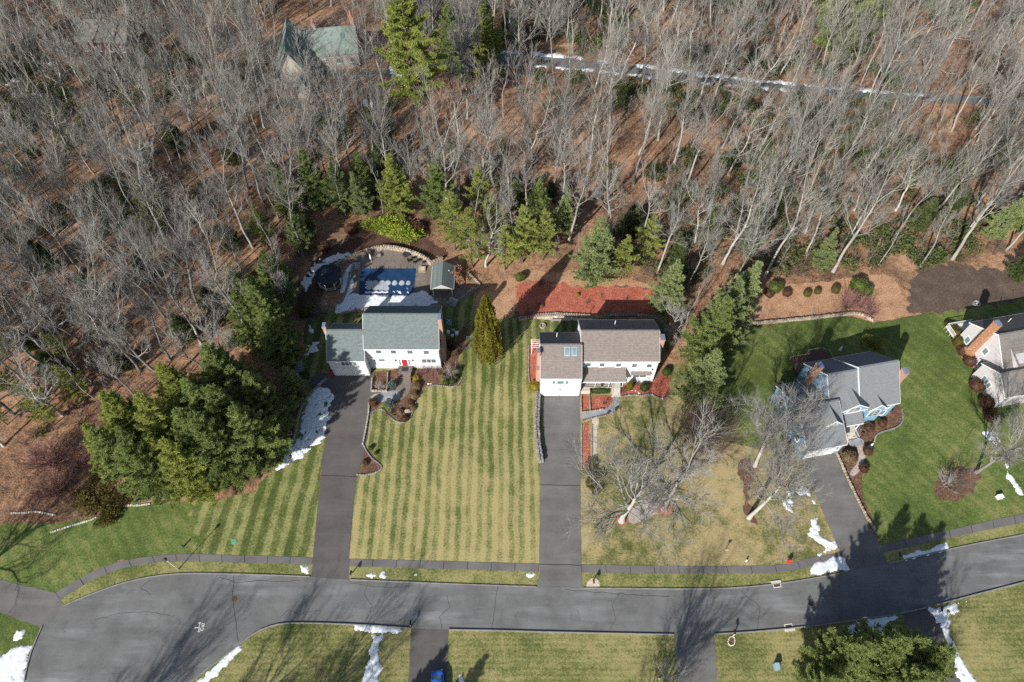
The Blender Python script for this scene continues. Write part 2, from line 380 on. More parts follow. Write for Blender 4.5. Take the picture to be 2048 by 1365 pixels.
M['bluegrey'] = plain('blue grey enamel', (.22,.33,.40), .5, .1); M['terracotta'] = plain('terracotta flue', (.50,.17,.08), .8, .15)
# bark and foliage
def bark(name, a, b, sc=1.6):
    t = NT(name); x = t.noise(sc, 5, .7, scale3=(1,1,.35)); r = t.rand()
    col = t.ramp(x, [(.3, (*a,1)), (.7, (*b,1))]); col = t.mix(t.math('MULTIPLY', r, .5), col, tuple(k*.62 for k in b)+(1,))
    t.bump(x, .4, .03); return t.out(col, .92, .1)
M['bark_pale'] = bark('pale bark', (.20,.188,.168), (.41,.385,.345)); M['bark_white'] = bark('whitish bark', (.25,.235,.21), (.52,.49,.445)); M['bark_grey'] = bark('grey bark', (.11,.108,.10), (.26,.255,.235)); M['bark_dark'] = bark('dark bark', (.06,.048,.04), (.14,.115,.095))
M['twig_grey'] = bark('grey twigs', (.155,.148,.134), (.30,.285,.258), 3); M['twig_brown'] = bark('brown twigs', (.11,.075,.058), (.21,.15,.12), 3); M['twig_pale'] = bark('pale twigs', (.21,.198,.178), (.38,.36,.322), 3); M['twig_red'] = bark('reddish twigs', (.16,.075,.072), (.30,.155,.145), 3)
def leaf(name, a, b, c, sc=.9, rv=.4):
    t = NT(name); n = t.noise(sc, 4, .65); f = t.noise(sc*7, 2, .7); r = t.rand()
    col = t.ramp(t.ctr((n, 1.3), (f, 1.2)), [(.15, (*a,1)), (.5, (*b,1)), (.9, (*c,1))])
    col = t.mix(t.math('MULTIPLY', r, rv), col, tuple(k*.8 for k in a)+(1,)); m = t.out(col, .65, .25)
    tr = t.n.new('ShaderNodeBsdfTranslucent'); t.L(col, tr.inputs[0]); mx = t.n.new('ShaderNodeMixShader'); mx.inputs[0].default_value = .45
    t.L(t.b.outputs[0], mx.inputs[1]); t.L(tr.outputs[0], mx.inputs[2]); t.L(mx.outputs[0], t.n['Material Output'].inputs['Surface']); return m
M['pine'] = leaf('pine needles', (0.1298,0.1771,0.06037), (0.2856,0.3487,0.1121), (0.503,0.5396,0.1897)); M['pine_yel'] = leaf('yellowish pine needles', (0.1623,0.1937,0.05174), (0.357,0.4013,0.09918), (0.6004,0.6088,0.1833))
M['pine_blue'] = leaf('bluish needles', (0.146,0.1906,0.08067), (0.306,0.3677,0.1537), (0.5563,0.5719,0.2536)); M['spruce_blue'] = leaf('blue spruce needles', (0.1225,0.175,0.1575), (0.245,0.3325,0.2975), (0.42,0.525,0.4725))
M['arb'] = leaf('golden arborvitae', (0.078,0.0806,0.013), (0.195,0.1755,0.0286), (0.377,0.325,0.065), 1.6, .15); M['box'] = leaf('clipped box', (0.0286,0.0585,0.0156), (0.0715,0.1196,0.0312), (0.143,0.195,0.0585), 2, .2)
M['olive'] = leaf('olive shrub', (0.065,0.0585,0.0156), (0.156,0.13,0.0364), (0.26,0.2145,0.065), 1.6); M['rhodo'] = leaf('rhododendron', (0.1362,0.1869,0.02272), (0.331,0.3955,0.05678), (0.5841,0.6374,0.1136), 1.4, .15); M['gold'] = leaf('gold shrub', (0.169,0.13,0.0234), (0.364,0.286,0.0455), (0.598,0.481,0.091), 2, .15)
M['brownleaf'] = leaf('brown hedge', (0.0585,0.0286,0.0182), (0.143,0.0754,0.0468), (0.26,0.1495,0.091), 2, .2); M['tanleaf'] = leaf('tan dormant shrub', (0.13,0.0845,0.0494), (0.286,0.195,0.117), (0.468,0.338,0.208), 2, .2); M['oakleaf'] = leaf('held oak leaves', (0.286,0.143,0.078), (0.52,0.286,0.169), (0.715,0.442,0.286), 2, .2)
M['purple'] = leaf('purple brown shrub', (0.0585,0.026,0.026), (0.143,0.0715,0.0676), (0.234,0.13,0.117), 2, .2); M['brightgreen'] = leaf('bright green shrub', (.06,.085,.018), (.13,.165,.04), (.22,.26,.075), 2, .15); M['under'] = leaf('laurel undergrowth', (0.06279,0.08424,0.02878), (0.1346,0.1685,0.06167), (0.2466,0.2808,0.1131), 1)
# ============================================================ the ground
gv = [(-900,-500,0),(900,-500,0),(900,1500,0),(-900,1500,0)]
tag(link(bpy.data.objects.new('ground', mesh_of('ground', gv, [(0,1,2,3)], M['litter']))), 'brown fallen leaf floor of the woods reaching the horizon', 'ground', None, 'structure')
Z_L, Z_B, Z_D, Z_R = .012, .022, .032, .042
# lawns
sheet('lawn', [(-220,1150),(100,1180),(400,1100),(1700,1100),(2300,960),(2300,1480),(-220,1480)], .006, M['lawn_verge'], 'plain turf edge either side of the street', 'lawn', 0)
NORTH_ROAD = [(2200,1032),(2048,1070),(1960,1086),(1880,1103),(1800,1122),(1700,1143),(1640,1155),(1560,1168),(1480,1176),(1400,1179),(1200,1177),(1000,1172),(840,1166),(700,1160),(620,1154),(520,1150),(400,1147),(340,1149),(290,1156),(240,1168),(190,1186),(150,1202),(127,1213)]
SOUTH_ROAD = [(383,1365),(424,1332),(479,1291),(513,1264),(547,1251),(581,1246),(700,1249),(820,1257),(895,1259),(1000,1262),(1100,1265),(1350,1270),(1430,1269),(1500,1265),(1590,1257),(1700,1243),(1800,1228),(1860,1213),(1950,1190),(2048,1165),(2200,1125)]
sheet('lawn', [(-150,1060),(0,1048),(110,1047),(180,1036),(240,1016),(300,1008),(400,1003),(408,1050),(408,1112),(300,1114),(240,1122),(190,1140),(115,1186),(0,1162),(-150,1130)], Z_L, M['lawn_green'], 'green lawn curving along the walk at the far left', 'lawn', .15)
sheet('lawn', [(376,1003),(420,1002),(505,985),(545,940),(575,890),(600,850),(610,770),(606,700),(612,640),(650,625),(700,600),(960,590),(960,625),(900,700),(760,750),(662,790),(657,820),(640,960),(633,1040),(627,1122),(480,1112),(400,1112),(384,1096),(402,1078),(380,1062),(398,1045),(374,1030),(396,1016)], Z_L+.003, M['lawn_west'], 'striped green lawn left of the dark driveway', 'lawn', .12)
sheet('lawn', [(698,1119),(712,960),(722,930),(735,870),(741,790),(745,752),(890,735),(930,700),(940,640),(960,610),(1010,630),(1040,640),(1160,636),(1340,640),(1340,700),(1160,790),(1088,795),(1084,930),(1078,1130)], Z_L+.002, M['lawn_stripe'], 'straw and green lawn mown in stripes between the two driveways', 'lawn', .05)
sheet('lawn', [(1161,1131),(1160,835),(1158,792),(1330,770),(1345,730),(1380,720),(1400,800),(1440,880),(1520,900),(1600,880),(1616,935),(1640,1010),(1665,1070),(1682,1108),(1640,1114),(1600,1124),(1570,1132),(1350,1134)], Z_L, M['lawn_straw'], 'dry straw coloured lawn under the bare trees', 'lawn', .08)
sheet('lawn', [(1380,725),(1430,690),(1478,658),(1560,646),(1640,638),(1700,631),(1745,645),(1790,640),(1820,631),(1900,621),(2048,600),(2250,575),(2250,990),(2048,1028),(1765,1091),(1735,1045),(1690,955),(1668,905),(1600,880),(1520,898),(1440,878),(1400,800)], Z_L+.002, M['lawn_green'], 'lush green lawn around the blue house', 'lawn', .12)
SOUTH_LAWN = [
 ([(395,1365),(434,1336),(489,1295),(521,1268),(551,1256),(585,1251),(700,1254),(822,1262),(817,1365),(812,1460),(300,1460),(340,1400)], 'lawn_south', 'dry lawn island with a strip of snow left of the blue car'),
 ([(897,1264),(1000,1267),(1100,1270),(1347,1275),(1354,1365),(1358,1460),(890,1460),(893,1365)], 'lawn_south', 'mown lawn right of the blue car'),
 ([(1428,1274),(1500,1270),(1590,1262),(1700,1248),(1800,1233),(1850,1220),(1880,1270),(1928,1365),(1960,1440),(1440,1460),(1434,1365)], 'lawn_south', 'small lawn beside the big pine at the bottom right'),
 ([(1866,1217),(1950,1195),(2048,1170),(2250,1118),(2250,1440),(1985,1440),(1935,1365),(1890,1270)], 'lawn_south', 'dry lawn with a snow edge at the bottom right corner'),
 ([(0,1224),(60,1240),(84,1252),(70,1284),(58,1314),(46,1365),(20,1460),(-200,1460),(-200,1180)], 'lawn_green', 'green lawn corner below the side driveway at the far left')]
for k, (p, m, lb) in enumerate(SOUTH_LAWN): sheet('lawn', p, Z_L, M[m], lb, 'lawn', .04)
# verges between walk and kerb
VERGE = [
 ([(127,1211),(118,1197),(165,1170),(215,1145),(260,1132),(320,1124),(400,1124),(480,1126),(560,1128),(622,1129),(620,1151),(520,1147),(400,1144),(340,1146),(290,1153),(240,1165),(190,1183),(150,1199)], 'curved grass verge in front of the lamp post'),
 ([(699,1136),(711,1133),(900,1139),(1069,1145),(1078,1150),(1076,1164),(1072,1170),(1000,1169),(840,1163),(700,1157)], 'straight grass verge with snow dabs between the two driveways'),
 ([(1164,1145),(1360,1148),(1574,1147),(1620,1133),(1690,1118),(1697,1140),(1640,1152),(1560,1165),(1480,1173),(1400,1176),(1200,1174),(1166,1173)], 'long grass verge right of the centre driveway'),
 ([(1768,1104),(1900,1075),(2048,1045),(2250,1003),(2250,1020),(2048,1067),(1960,1083),(1880,1100),(1800,1119),(1774,1125)], 'rising grass verge beyond the snow bank at the right')]
for p, lb in VERGE: sheet('verge', p, Z_L+.006, M['lawn_verge'], lb, 'verge', .04)
# roads and drives
road_poly = NORTH_ROAD + [(85,1252),(72,1282),(60,1312),(48,1365),(44,1420),(70,1480),(160,1520),(280,1500),(340,1420)] + SOUTH_ROAD
sheet('road', road_poly, Z_R, M['road'], 'grey asphalt street widening into a turning bulb at the left', 'road', .03, .8)
DRIVES = [
 ([(674,749),(747,750),(744,800),(736,870),(723,930),(713,960),(707,1010),(701,1080),(698,1130),(696,1162),(622,1157),(626,1122),(633,1040),(640,960),(650,880),(657,820),(660,795),(640,785),(618,775),(620,757),(640,748)], 'drive_dark', 'dark sealed driveway climbing to the left white house'),
 ([(1084,789),(1160,789),(1161,900),(1162,1130),(1165,1180),(1072,1176),(1079,1150),(1079,1100),(1081,930),(1086,900)], 'drive_grey', 'worn grey driveway running to the twin garage of the centre house'),
 ([(1600,918),(1612,915),(1668,903),(1672,915),(1690,955),(1712,1000),(1735,1045),(1755,1080),(1766,1102),(1776,1131),(1700,1147),(1690,1122),(1665,1070),(1640,1010),(1620,962)], 'drive_grey', 'slanting grey driveway of the blue house, half in pine shade'),
 ([(822,1255),(897,1257),(893,1365),(890,1470),(812,1470),(817,1365)], 'drive_dark', 'dark driveway under the blue car'),
 ([(1348,1268),(1428,1267),(1434,1365),(1440,1470),(1358,1470),(1354,1365)], 'drive_grey', 'plain grey driveway right of the bottom centre lawn'),
 ([(1805,1225),(1862,1211),(1888,1270),(1932,1365),(1970,1445),(1870,1445),(1850,1365)], 'drive_dark', 'shaded driveway right of the bottom pines'),
 ([(-150,1122),(0,1160),(112,1187),(130,1213),(83,1256),(0,1224),(-150,1180)], 'drive_grey', 'side driveway joining the bulb at the far left')]
for p, m, lb in DRIVES: sheet('driveway', p, Z_D, M[m], lb, 'driveway', .09, .4)
def crack(path, w, lb, seed):
    P = densify(GP(path), .35, .12, seed, .8, False)
    o = strip('crack_seal', P, w, Z_R+.002, Z_R+.006, M['joint'], px=False, it=0, bev=.003); return tag(o, lb, 'crack')
crack([(469,1150),(466,1200),(474,1260),(477,1285)], .07, 'dark sealed crack crossing the street by the manhole', 3)
crack([(995,1172),(990,1220),(984,1262)], .06, 'thin crack across the street below the striped lawn', 5)
crack([(440,1155),(470,1166),(520,1162),(600,1163)], .06, 'wandering crack along the kerb near the dark driveway', 9)
crack([(1130,1180),(1180,1184),(1250,1190),(1340,1193)], .07, 'rough crack along the kerb below the centre driveway', 12)
for k, (pth, lb) in enumerate((([(700,1166),(740,1172),(770,1176),(820,1174)],'dark broken crack below the left verge snow'),([(735,1165),(728,1190),(742,1210)],'short branching crack below the dark driveway'),([(560,1235),(575,1222),(600,1228),(640,1220)],'wandering crack above the lawn island'),([(885,1258),(880,1235),(900,1215),(893,1190)],'thin crack above the drive of the blue car'),([(1220,1262),(1232,1235),(1225,1210),(1240,1185)],'long thin crack across the middle of the street'),([(300,1160),(280,1176),(300,1190)],'forked crack near the curved kerb'),([(1480,1182),(1520,1215),(1515,1262)],'thin crack left of the pine shadow'),([(190,1240),(240,1228),(300,1224),(350,1232)],'faint crack across the street bulb'))): crack(pth, .05, lb, 40+k)
for (a, b, lb) in (((641,951),(712,954),'seam across the dark driveway'),((1081,970),(1161,972),'seam across the worn grey driveway'),((1079,1129),(1162,1131),'joint at the foot of the worn grey driveway')):
    P = densify(GP([a, b]), .3, .03, 4, .8, False); tag(strip('pavement_seam', P, .12, Z_D+.002, Z_D+.006, M['joint'], px=False, it=0, bev=.003), lb, 'seam')
# kerbs
KERBS = [(NORTH_ROAD[14:], 'curved kerb round the bulb below the lamp post'), ([(700,1160),(840,1166),(1000,1172),(1073,1174)], 'kerb below the snow dabbed verge'),
 ([(1167,1177),(1200,1177),(1400,1179),(1480,1176),(1560,1168),(1640,1155),(1697,1144)], 'kerb right of the centre driveway'), ([(1776,1128),(1880,1103),(1960,1086),(2048,1070),(2200,1032)], 'kerb rising beside the snow bank at the right'),
 (SOUTH_ROAD[:8], 'lower kerb round the lawn island'), ([(897,1260),(1000,1262),(1100,1265),(1347,1270)], 'lower kerb beside the mown lawn'), ([(1429,1269),(1500,1265),(1590,1257),(1700,1243),(1800,1228),(1852,1216)], 'lower kerb in front of the big pines'),
 ([(1866,1212),(1950,1190),(2048,1165),(2200,1125)], 'lower kerb at the right edge'), ([(85,1252),(72,1282),(60,1312),(48,1365),(44,1420)], 'kerb at the left side of the bulb')]
for p, lb in KERBS: strip('kerb', p, .16, 0, .26 if 'lower' in lb else .17, M['kerb'], lb, 'kerb')
# walks made of slabs
def walk(top, bot, lb, slab=3.6):
    A = smooth_path(GP(top), 2); B = smooth_path(GP(bot), 2)
    def res(P, n):
        L = [0]
        for i in range(1, len(P)): L.append(L[-1] + (P[i]-P[i-1]).length)
        out = []
        for k in range(n+1):
            t = L[-1]*k/n; i = 0
            while i < len(L)-2 and L[i+1] < t: i += 1
            f = (t-L[i])/max(1e-6, L[i+1]-L[i]); out.append(P[i].lerp(P[i+1], f))
        return out, L[-1]
    _, Lt = res(A, 1); n = max(2, int(Lt/slab)); m = 4
    a, _ = res(A, n*m); b, _ = res(B, n*m)
    v = [(p.x, p.y, Z_D-.004) for p in a] + [(p.x, p.y, Z_D-.004) for p in b]; N = len(a)
    base = bpy.data.objects.new('sidewalk', mesh_of('sidewalk', v, [(i, N+i, N+i+1, i+1) for i in range(N-1)], M['joint'])); link(base); tag(base, lb, 'sidewalk', None, 'structure')
    for s in range(n):
        aa = a[s*m:(s+1)*m+1]; bb = b[s*m:(s+1)*m+1]; g = .045/(Lt/n)
        aa = [aa[0].lerp(aa[1], g*m)] + aa[1:-1] + [aa[-1].lerp(aa[-2], g*m)]; bb = [bb[0].lerp(bb[1], g*m)] + bb[1:-1] + [bb[-1].lerp(bb[-2], g*m)]
        z = Z_D + .014 + random.uniform(-.006, .012); mb = MB(); k = len(aa)
        j = [random.uniform(-.05,.05) for _ in range(2*k)]
        mb.add([(p.x, p.y+j[i], z) for i, p in enumerate(aa)] + [(p.x, p.y+j[k+i], z) for i, p in enumerate(bb)] + [(p.x, p.y, 0) for p in aa] + [(p.x, p.y, 0) for p in bb],
               [(i, k+i, k+i+1, i+1) for i in range(k-1)] + [(i, i+1, 2*k+i+1, 2*k+i) for i in range(k-1)] + [(k+i, 3*k+i, 3*k+i+1, k+i+1) for i in range(k-1)])
        mb.build('slab', M['walk'], base)
walk([(112,1186),(150,1162),(200,1136),(240,1122),(300,1113),(340,1109),(400,1109),(480,1111),(560,1113),(627,1116)], [(122,1200),(163,1172),(213,1147),(258,1133),(320,1124),(350,1123),(400,1124),(480,1126),(560,1128),(624,1130)], 'curved asphalt sidewalk left of the dark driveway')
walk([(699,1118),(711,1118.5),(900,1123),(1078,1128)], [(698,1133),(711,1133),(900,1139),(1077,1144)], 'straight asphalt sidewalk between the two driveways')
walk([(1163,1130),(1360,1133),(1574,1132),(1610,1118),(1650,1110),(1684,1105)], [(1164,1145),(1360,1148),(1574,1147),(1620,1133),(1655,1124),(1690,1118)], 'asphalt sidewalk right of the centre driveway bending up to the snow')
walk([(1763,1090),(1900,1060),(2048,1027),(2200,996)], [(1769,1105),(1900,1076),(2048,1045),(2200,1013)], 'asphalt sidewalk rising to the right edge')
# planting beds and paving
BED = [
 ('mulch_bed', [(742,752),(747,742),(882,736),(905,700),(925,650),(940,660),(915,715),(920,745),(925,770),(905,775),(870,772),(845,778),(830,808),(822,840),(803,846),(785,830),(775,800),(752,818),(740,832),(738,806),(745,795)], 'mulch_brown', 'brown planting bed curling below the front of the left white house', .08),
 ('mulch_bed', [(716,888),(730,892),(765,932),(760,944),(735,952),(714,950),(708,930)], 'mulch_brown', 'small brown bed with edging beside the dark driveway', .06),
 ('mulch_bed', [(1033,572),(1060,562),(1150,572),(1210,576),(1300,575),(1325,590),(1335,628),(1100,632),(1045,635),(1034,605)], 'mulch_red', 'long bright red mulch bed behind the centre house', .75),
 ('mulch_bed', [(1061,680),(1082,684),(1082,785),(1062,775),(1056,745)], 'mulch_red', 'narrow red bed along the brick chimney of the centre house', .06),
 ('mulch_bed', [(1164,789),(1178,789),(1178,824),(1162,826)], 'mulch_red', 'small red bed between driveway and step wall', .03),
 ('mulch_bed', [(1181,792),(1222,790),(1225,800),(1222,812),(1212,820),(1181,822)], 'mulch_red', 'rounded red bed below the clipped hedge', .04),
 ('mulch_bed', [(1240,768),(1308,765),(1330,740),(1340,752),(1339,792),(1325,798),(1306,792),(1300,788),(1285,793),(1262,792),(1240,796)], 'mulch_red', 'scalloped red bed at the right front corner of the centre house', .05),
 ('mulch_bed', [(1166,848),(1180,844),(1181,940),(1163,945)], 'mulch_red', 'long narrow red bed beside the gravel path', .05),
 ('mulch_bed', [(1232,1030),(1252,1028),(1258,1045),(1245,1054),(1231,1047)], 'mulch_red', 'red mulch ring at the foot of the white oak', .06),
 ('mulch_bed', [(1314,1012),(1335,1004),(1346,1016),(1340,1030),(1318,1032)], 'mulch_red', 'red mulch ring at the foot of the leaning oak', .06),
 ('mulch_bed', [(1478,925),(1498,915),(1512,935),(1512,960),(1500,985),(1512,1020),(1518,1045),(1500,1052),(1492,1030),(1486,980)], 'mulch_brown', 'brown leafy strip under the two tall bare trees', .7),
 ('mulch_bed', [(1862,985),(1895,1002),(1935,995),(1965,965),(1950,935),(1885,940)], 'mulch_brown', 'brown mulch circle under the round bare bush', .5),
 ('mulch_bed', [(1702,845),(1728,828),(1775,812),(1790,802),(1805,818),(1806,845),(1785,858),(1762,862),(1748,875),(1742,890),(1728,920),(1722,985),(1750,1052),(1738,1050),(1700,975),(1674,915),(1676,900)], 'mulch_brown', 'curling brown bed below the blue house front', .08),
 ('mulch_bed', [(1478,655),(1500,605),(1560,570),(1650,565),(1760,545),(1800,560),(1812,630),(1790,640),(1745,643),(1700,630),(1640,636),(1560,644)], 'leaf_pale', 'leafy bed behind the low stone wall at the right', .3),
 ('soil_bed', [(1812,632),(1816,560),(1835,535),(1900,528),(1950,535),(2048,545),(2250,520),(2250,570),(2048,598),(1940,617),(1880,622)], 'soil', 'bare dark soil bed behind the grey house', .9),
 ('leaf_patch', [(-150,840),(60,860),(170,880),(260,960),(300,1005),(240,1014),(180,1033),(110,1044),(0,1046),(-150,1056)], 'litter', 'brown fallen leaves by the shrubs at the far left', .4),
 ('leaf_patch', [(585,640),(610,560),(640,505),(720,470),(840,470),(900,505),(880,520),(780,500),(690,515),(660,530),(640,600),(640,630)], 'leaf_dark', 'dark leaf floor behind the pool', .4),
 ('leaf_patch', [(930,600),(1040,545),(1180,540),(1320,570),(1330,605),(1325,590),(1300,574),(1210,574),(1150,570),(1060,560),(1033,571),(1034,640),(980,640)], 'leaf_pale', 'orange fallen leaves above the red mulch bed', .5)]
for k, (nm, p, m, lb, amp) in enumerate(BED): sheet(nm, p, Z_B+.0015*(k % 4), M[m], lb, 'bed', amp, .35, 1, seed=30+k)
PAVE = [
 ('paving', [(692,545),(700,525),(720,506),(768,497),(815,505),(848,517),(860,530),(905,560),(945,575),(925,605),(880,615),(700,628),(672,624),(690,590)], 'redbrick_floor', 'tan paver terrace round the covered pool'),
 ('paving', [(804,758),(822,758),(820,785),(800,805),(795,790),(790,780)], 'redbrick_floor', 'paver walk at the foot of the left front steps'),
 ('paving', [(742,790),(772,784),(792,780),(800,788),(798,802),(775,804),(740,806)], 'bluestone', 'bluestone walk joining the dark driveway'),
 ('paving', [(1160,828),(1190,824),(1215,818),(1226,804),(1226,793),(1240,793),(1238,815),(1225,828),(1200,836),(1160,838)], 'bluestone', 'curved bluestone walk below the centre house steps'),
 ('gravel_path', [(1183,836),(1196,834),(1199,846),(1194,852),(1194,935),(1186,936),(1186,860)], 'gravel', 'pale gravel path shaped like a spoon beside the centre driveway'),
 ('gravel_path', [(1256,1024),(1290,1004),(1314,998),(1320,1022),(1292,1040),(1258,1052)], 'pebble', 'band of pinkish pebbles joining the two oak mulch rings'),
 ('paving', [(1073,635),(1100,629),(1190,636),(1180,642),(1075,640)], 'gravel', 'pale stone patio strip behind the centre house'),
 ('paving', [(1152,655),(1162,640),(1162,668),(1150,668)], 'stone_grey', 'grey stoop behind the centre garage wing'),
 ('paving', [(1698,845),(1716,838),(1728,870),(1706,880)], 'redbrick_floor', 'brown landing below the blue house porch'),
 ('paving', [(1706,880),(1724,873),(1734,905),(1722,940),(1706,955),(1697,948),(1716,925),(1718,905)], 'pebble', 'curved walk below the blue house steps')]
for k, (nm, p, m, lb) in enumerate(PAVE): sheet(nm, p, Z_B+.012+.0015*(k % 4), M[m], lb, 'paving', .02, .4, 1, seed=60+k)
# gravel drive through the woods
sheet('woodland_drive', [(560,135),(470,168),(440,185),(470,190),(600,150),(700,160),(800,148),(900,140),(1000,132),(1100,137),(1200,143),(1300,152),(1500,178),(1700,196),(1900,208),(2150,222),(2150,200),(1900,190),(1700,180),(1500,160),(1300,136),(1200,124),(1100,115),(1000,105),(940,108),(880,125),(780,140),(690,148),(620,140)], Z_D, M['drive_grey'], 'narrow lane crossing the woods between lines of snow', 'lane', .3, 1.5, 1)

# ------------------------------------------------------------ stones laid along a line
def stones(name, path, w, h, size, mat, label, cat, px=True, course=None, it=2, cap=None, jit=.18, zb=0.0):
    P = smooth_path([G(*p) for p in path] if px else path, it)
    L = [0]
    for i in range(1, len(P)): L.append(L[-1] + (P[i]-P[i-1]).length)
    root = empty(name, (P[0].x, P[0].y, 0), 0, label, cat); off = Vector((P[0].x, P[0].y))
    nc = course or max(1, round(h/(size*.55))); ch = h/nc; mb = MB(); rows = max(1, round(w/size))
    for c in range(nc):
        for r in range(rows):
            t = random.uniform(0, size*.5)
            while t < L[-1]:
                ln = size*random.uniform(.7, 1.35); i = 0; tm = min(t+ln/2, L[-1])
                while i < len(L)-2 and L[i+1] < tm: i += 1
                d = (P[i+1]-P[i]).normalized(); p = P[i] + d*(tm-L[i]) - off; nr = Vector((-d.y, d.x))
                p = p + nr*((r+.5)/rows-.5)*w + nr*random.uniform(-.06,.06)*w
                a = d*(ln*.47); b = nr*(w/rows*.48*random.uniform(.85,1.1)); z0 = zb + c*ch; z1 = z0+ch*random.uniform(.86,1.1)
                q = []
                for zz, sh in ((z0, 1.0), (z1, .84)):
                    for sx, sy in ((-1,-1),(1,-1),(1,1),(-1,1)):
                        v = p + a*sx*sh*random.uniform(1-jit,1) + b*sy*sh*random.uniform(1-jit,1); q.append((v.x, v.y, zz + (random.uniform(-.12,.12)*ch if sh < 1 else 0)))
                mb.add(q, [(0,3,2,1),(4,5,6,7),(0,1,5,4),(1,2,6,5),(2,3,7,6),(3,0,4,7)])
                t += ln
    mb.build('stones', mat, root, kind='stuff'); return root
# ------------------------------------------------------------ snow
def snow(poly, label, seed, amp=.35, thr=0.0, cell=.16, thick=.10, z0=.05, sc=1.1):
    W = [(p.x, p.y) for p in GP(poly)]; xs = [p[0] for p in W]; ys = [p[1] for p in W]; pad = amp*1.5
    X, Y = np.meshgrid(np.arange(min(xs)-pad, max(xs)+pad, cell), np.arange(min(ys)-pad, max(ys)+pad, cell))
    d = edge_dist(W, X, Y); d = np.where(inside(W, X, Y), d, -d)
    m = np.minimum(d, .42) + amp*1.15*fbm(X, Y, seed, sc, 4) - thr
    Z = z0 - .03 + np.clip(m, 0, .35)/.35*thick*(1+.25*vnoise(X, Y, seed+5, .5)) + .012*vnoise(X, Y, seed+9, .3)
    cm = (m[:-1,:-1]+m[1:,:-1]+m[:-1,1:]+m[1:,1:]) > 0
    # slide the rim cells onto the outline so the edge is not stepped
    H, Wd = X.shape; idx = -np.ones(H*Wd, int); q = np.argwhere(cm)
    ids = np.stack([q[:,0]*Wd+q[:,1], q[:,0]*Wd+q[:,1]+1, (q[:,0]+1)*Wd+q[:,1]+1, (q[:,0]+1)*Wd+q[:,1]], 1)
    u = np.unique(ids); idx[u] = np.arange(len(u)); F = idx[ids]
    jx = (RNG.random(X.size)-.5)*cell*.6; jy = (RNG.random(X.size)-.5)*cell*.6
    V = np.stack([X.ravel()[u]+jx[u], Y.ravel()[u]+jy[u], np.where(m.ravel()[u] > 0, Z.ravel()[u], z0-.045)], 1)
    T = np.concatenate([F[:,[0,1,2]], F[:,[0,2,3]]])
    o = bpy.data.objects.new('snow_patch', mesh_tris('snow_patch', V, T, M['snow'])); link(o); tag(o, label, 'snow', None, 'stuff'); return o
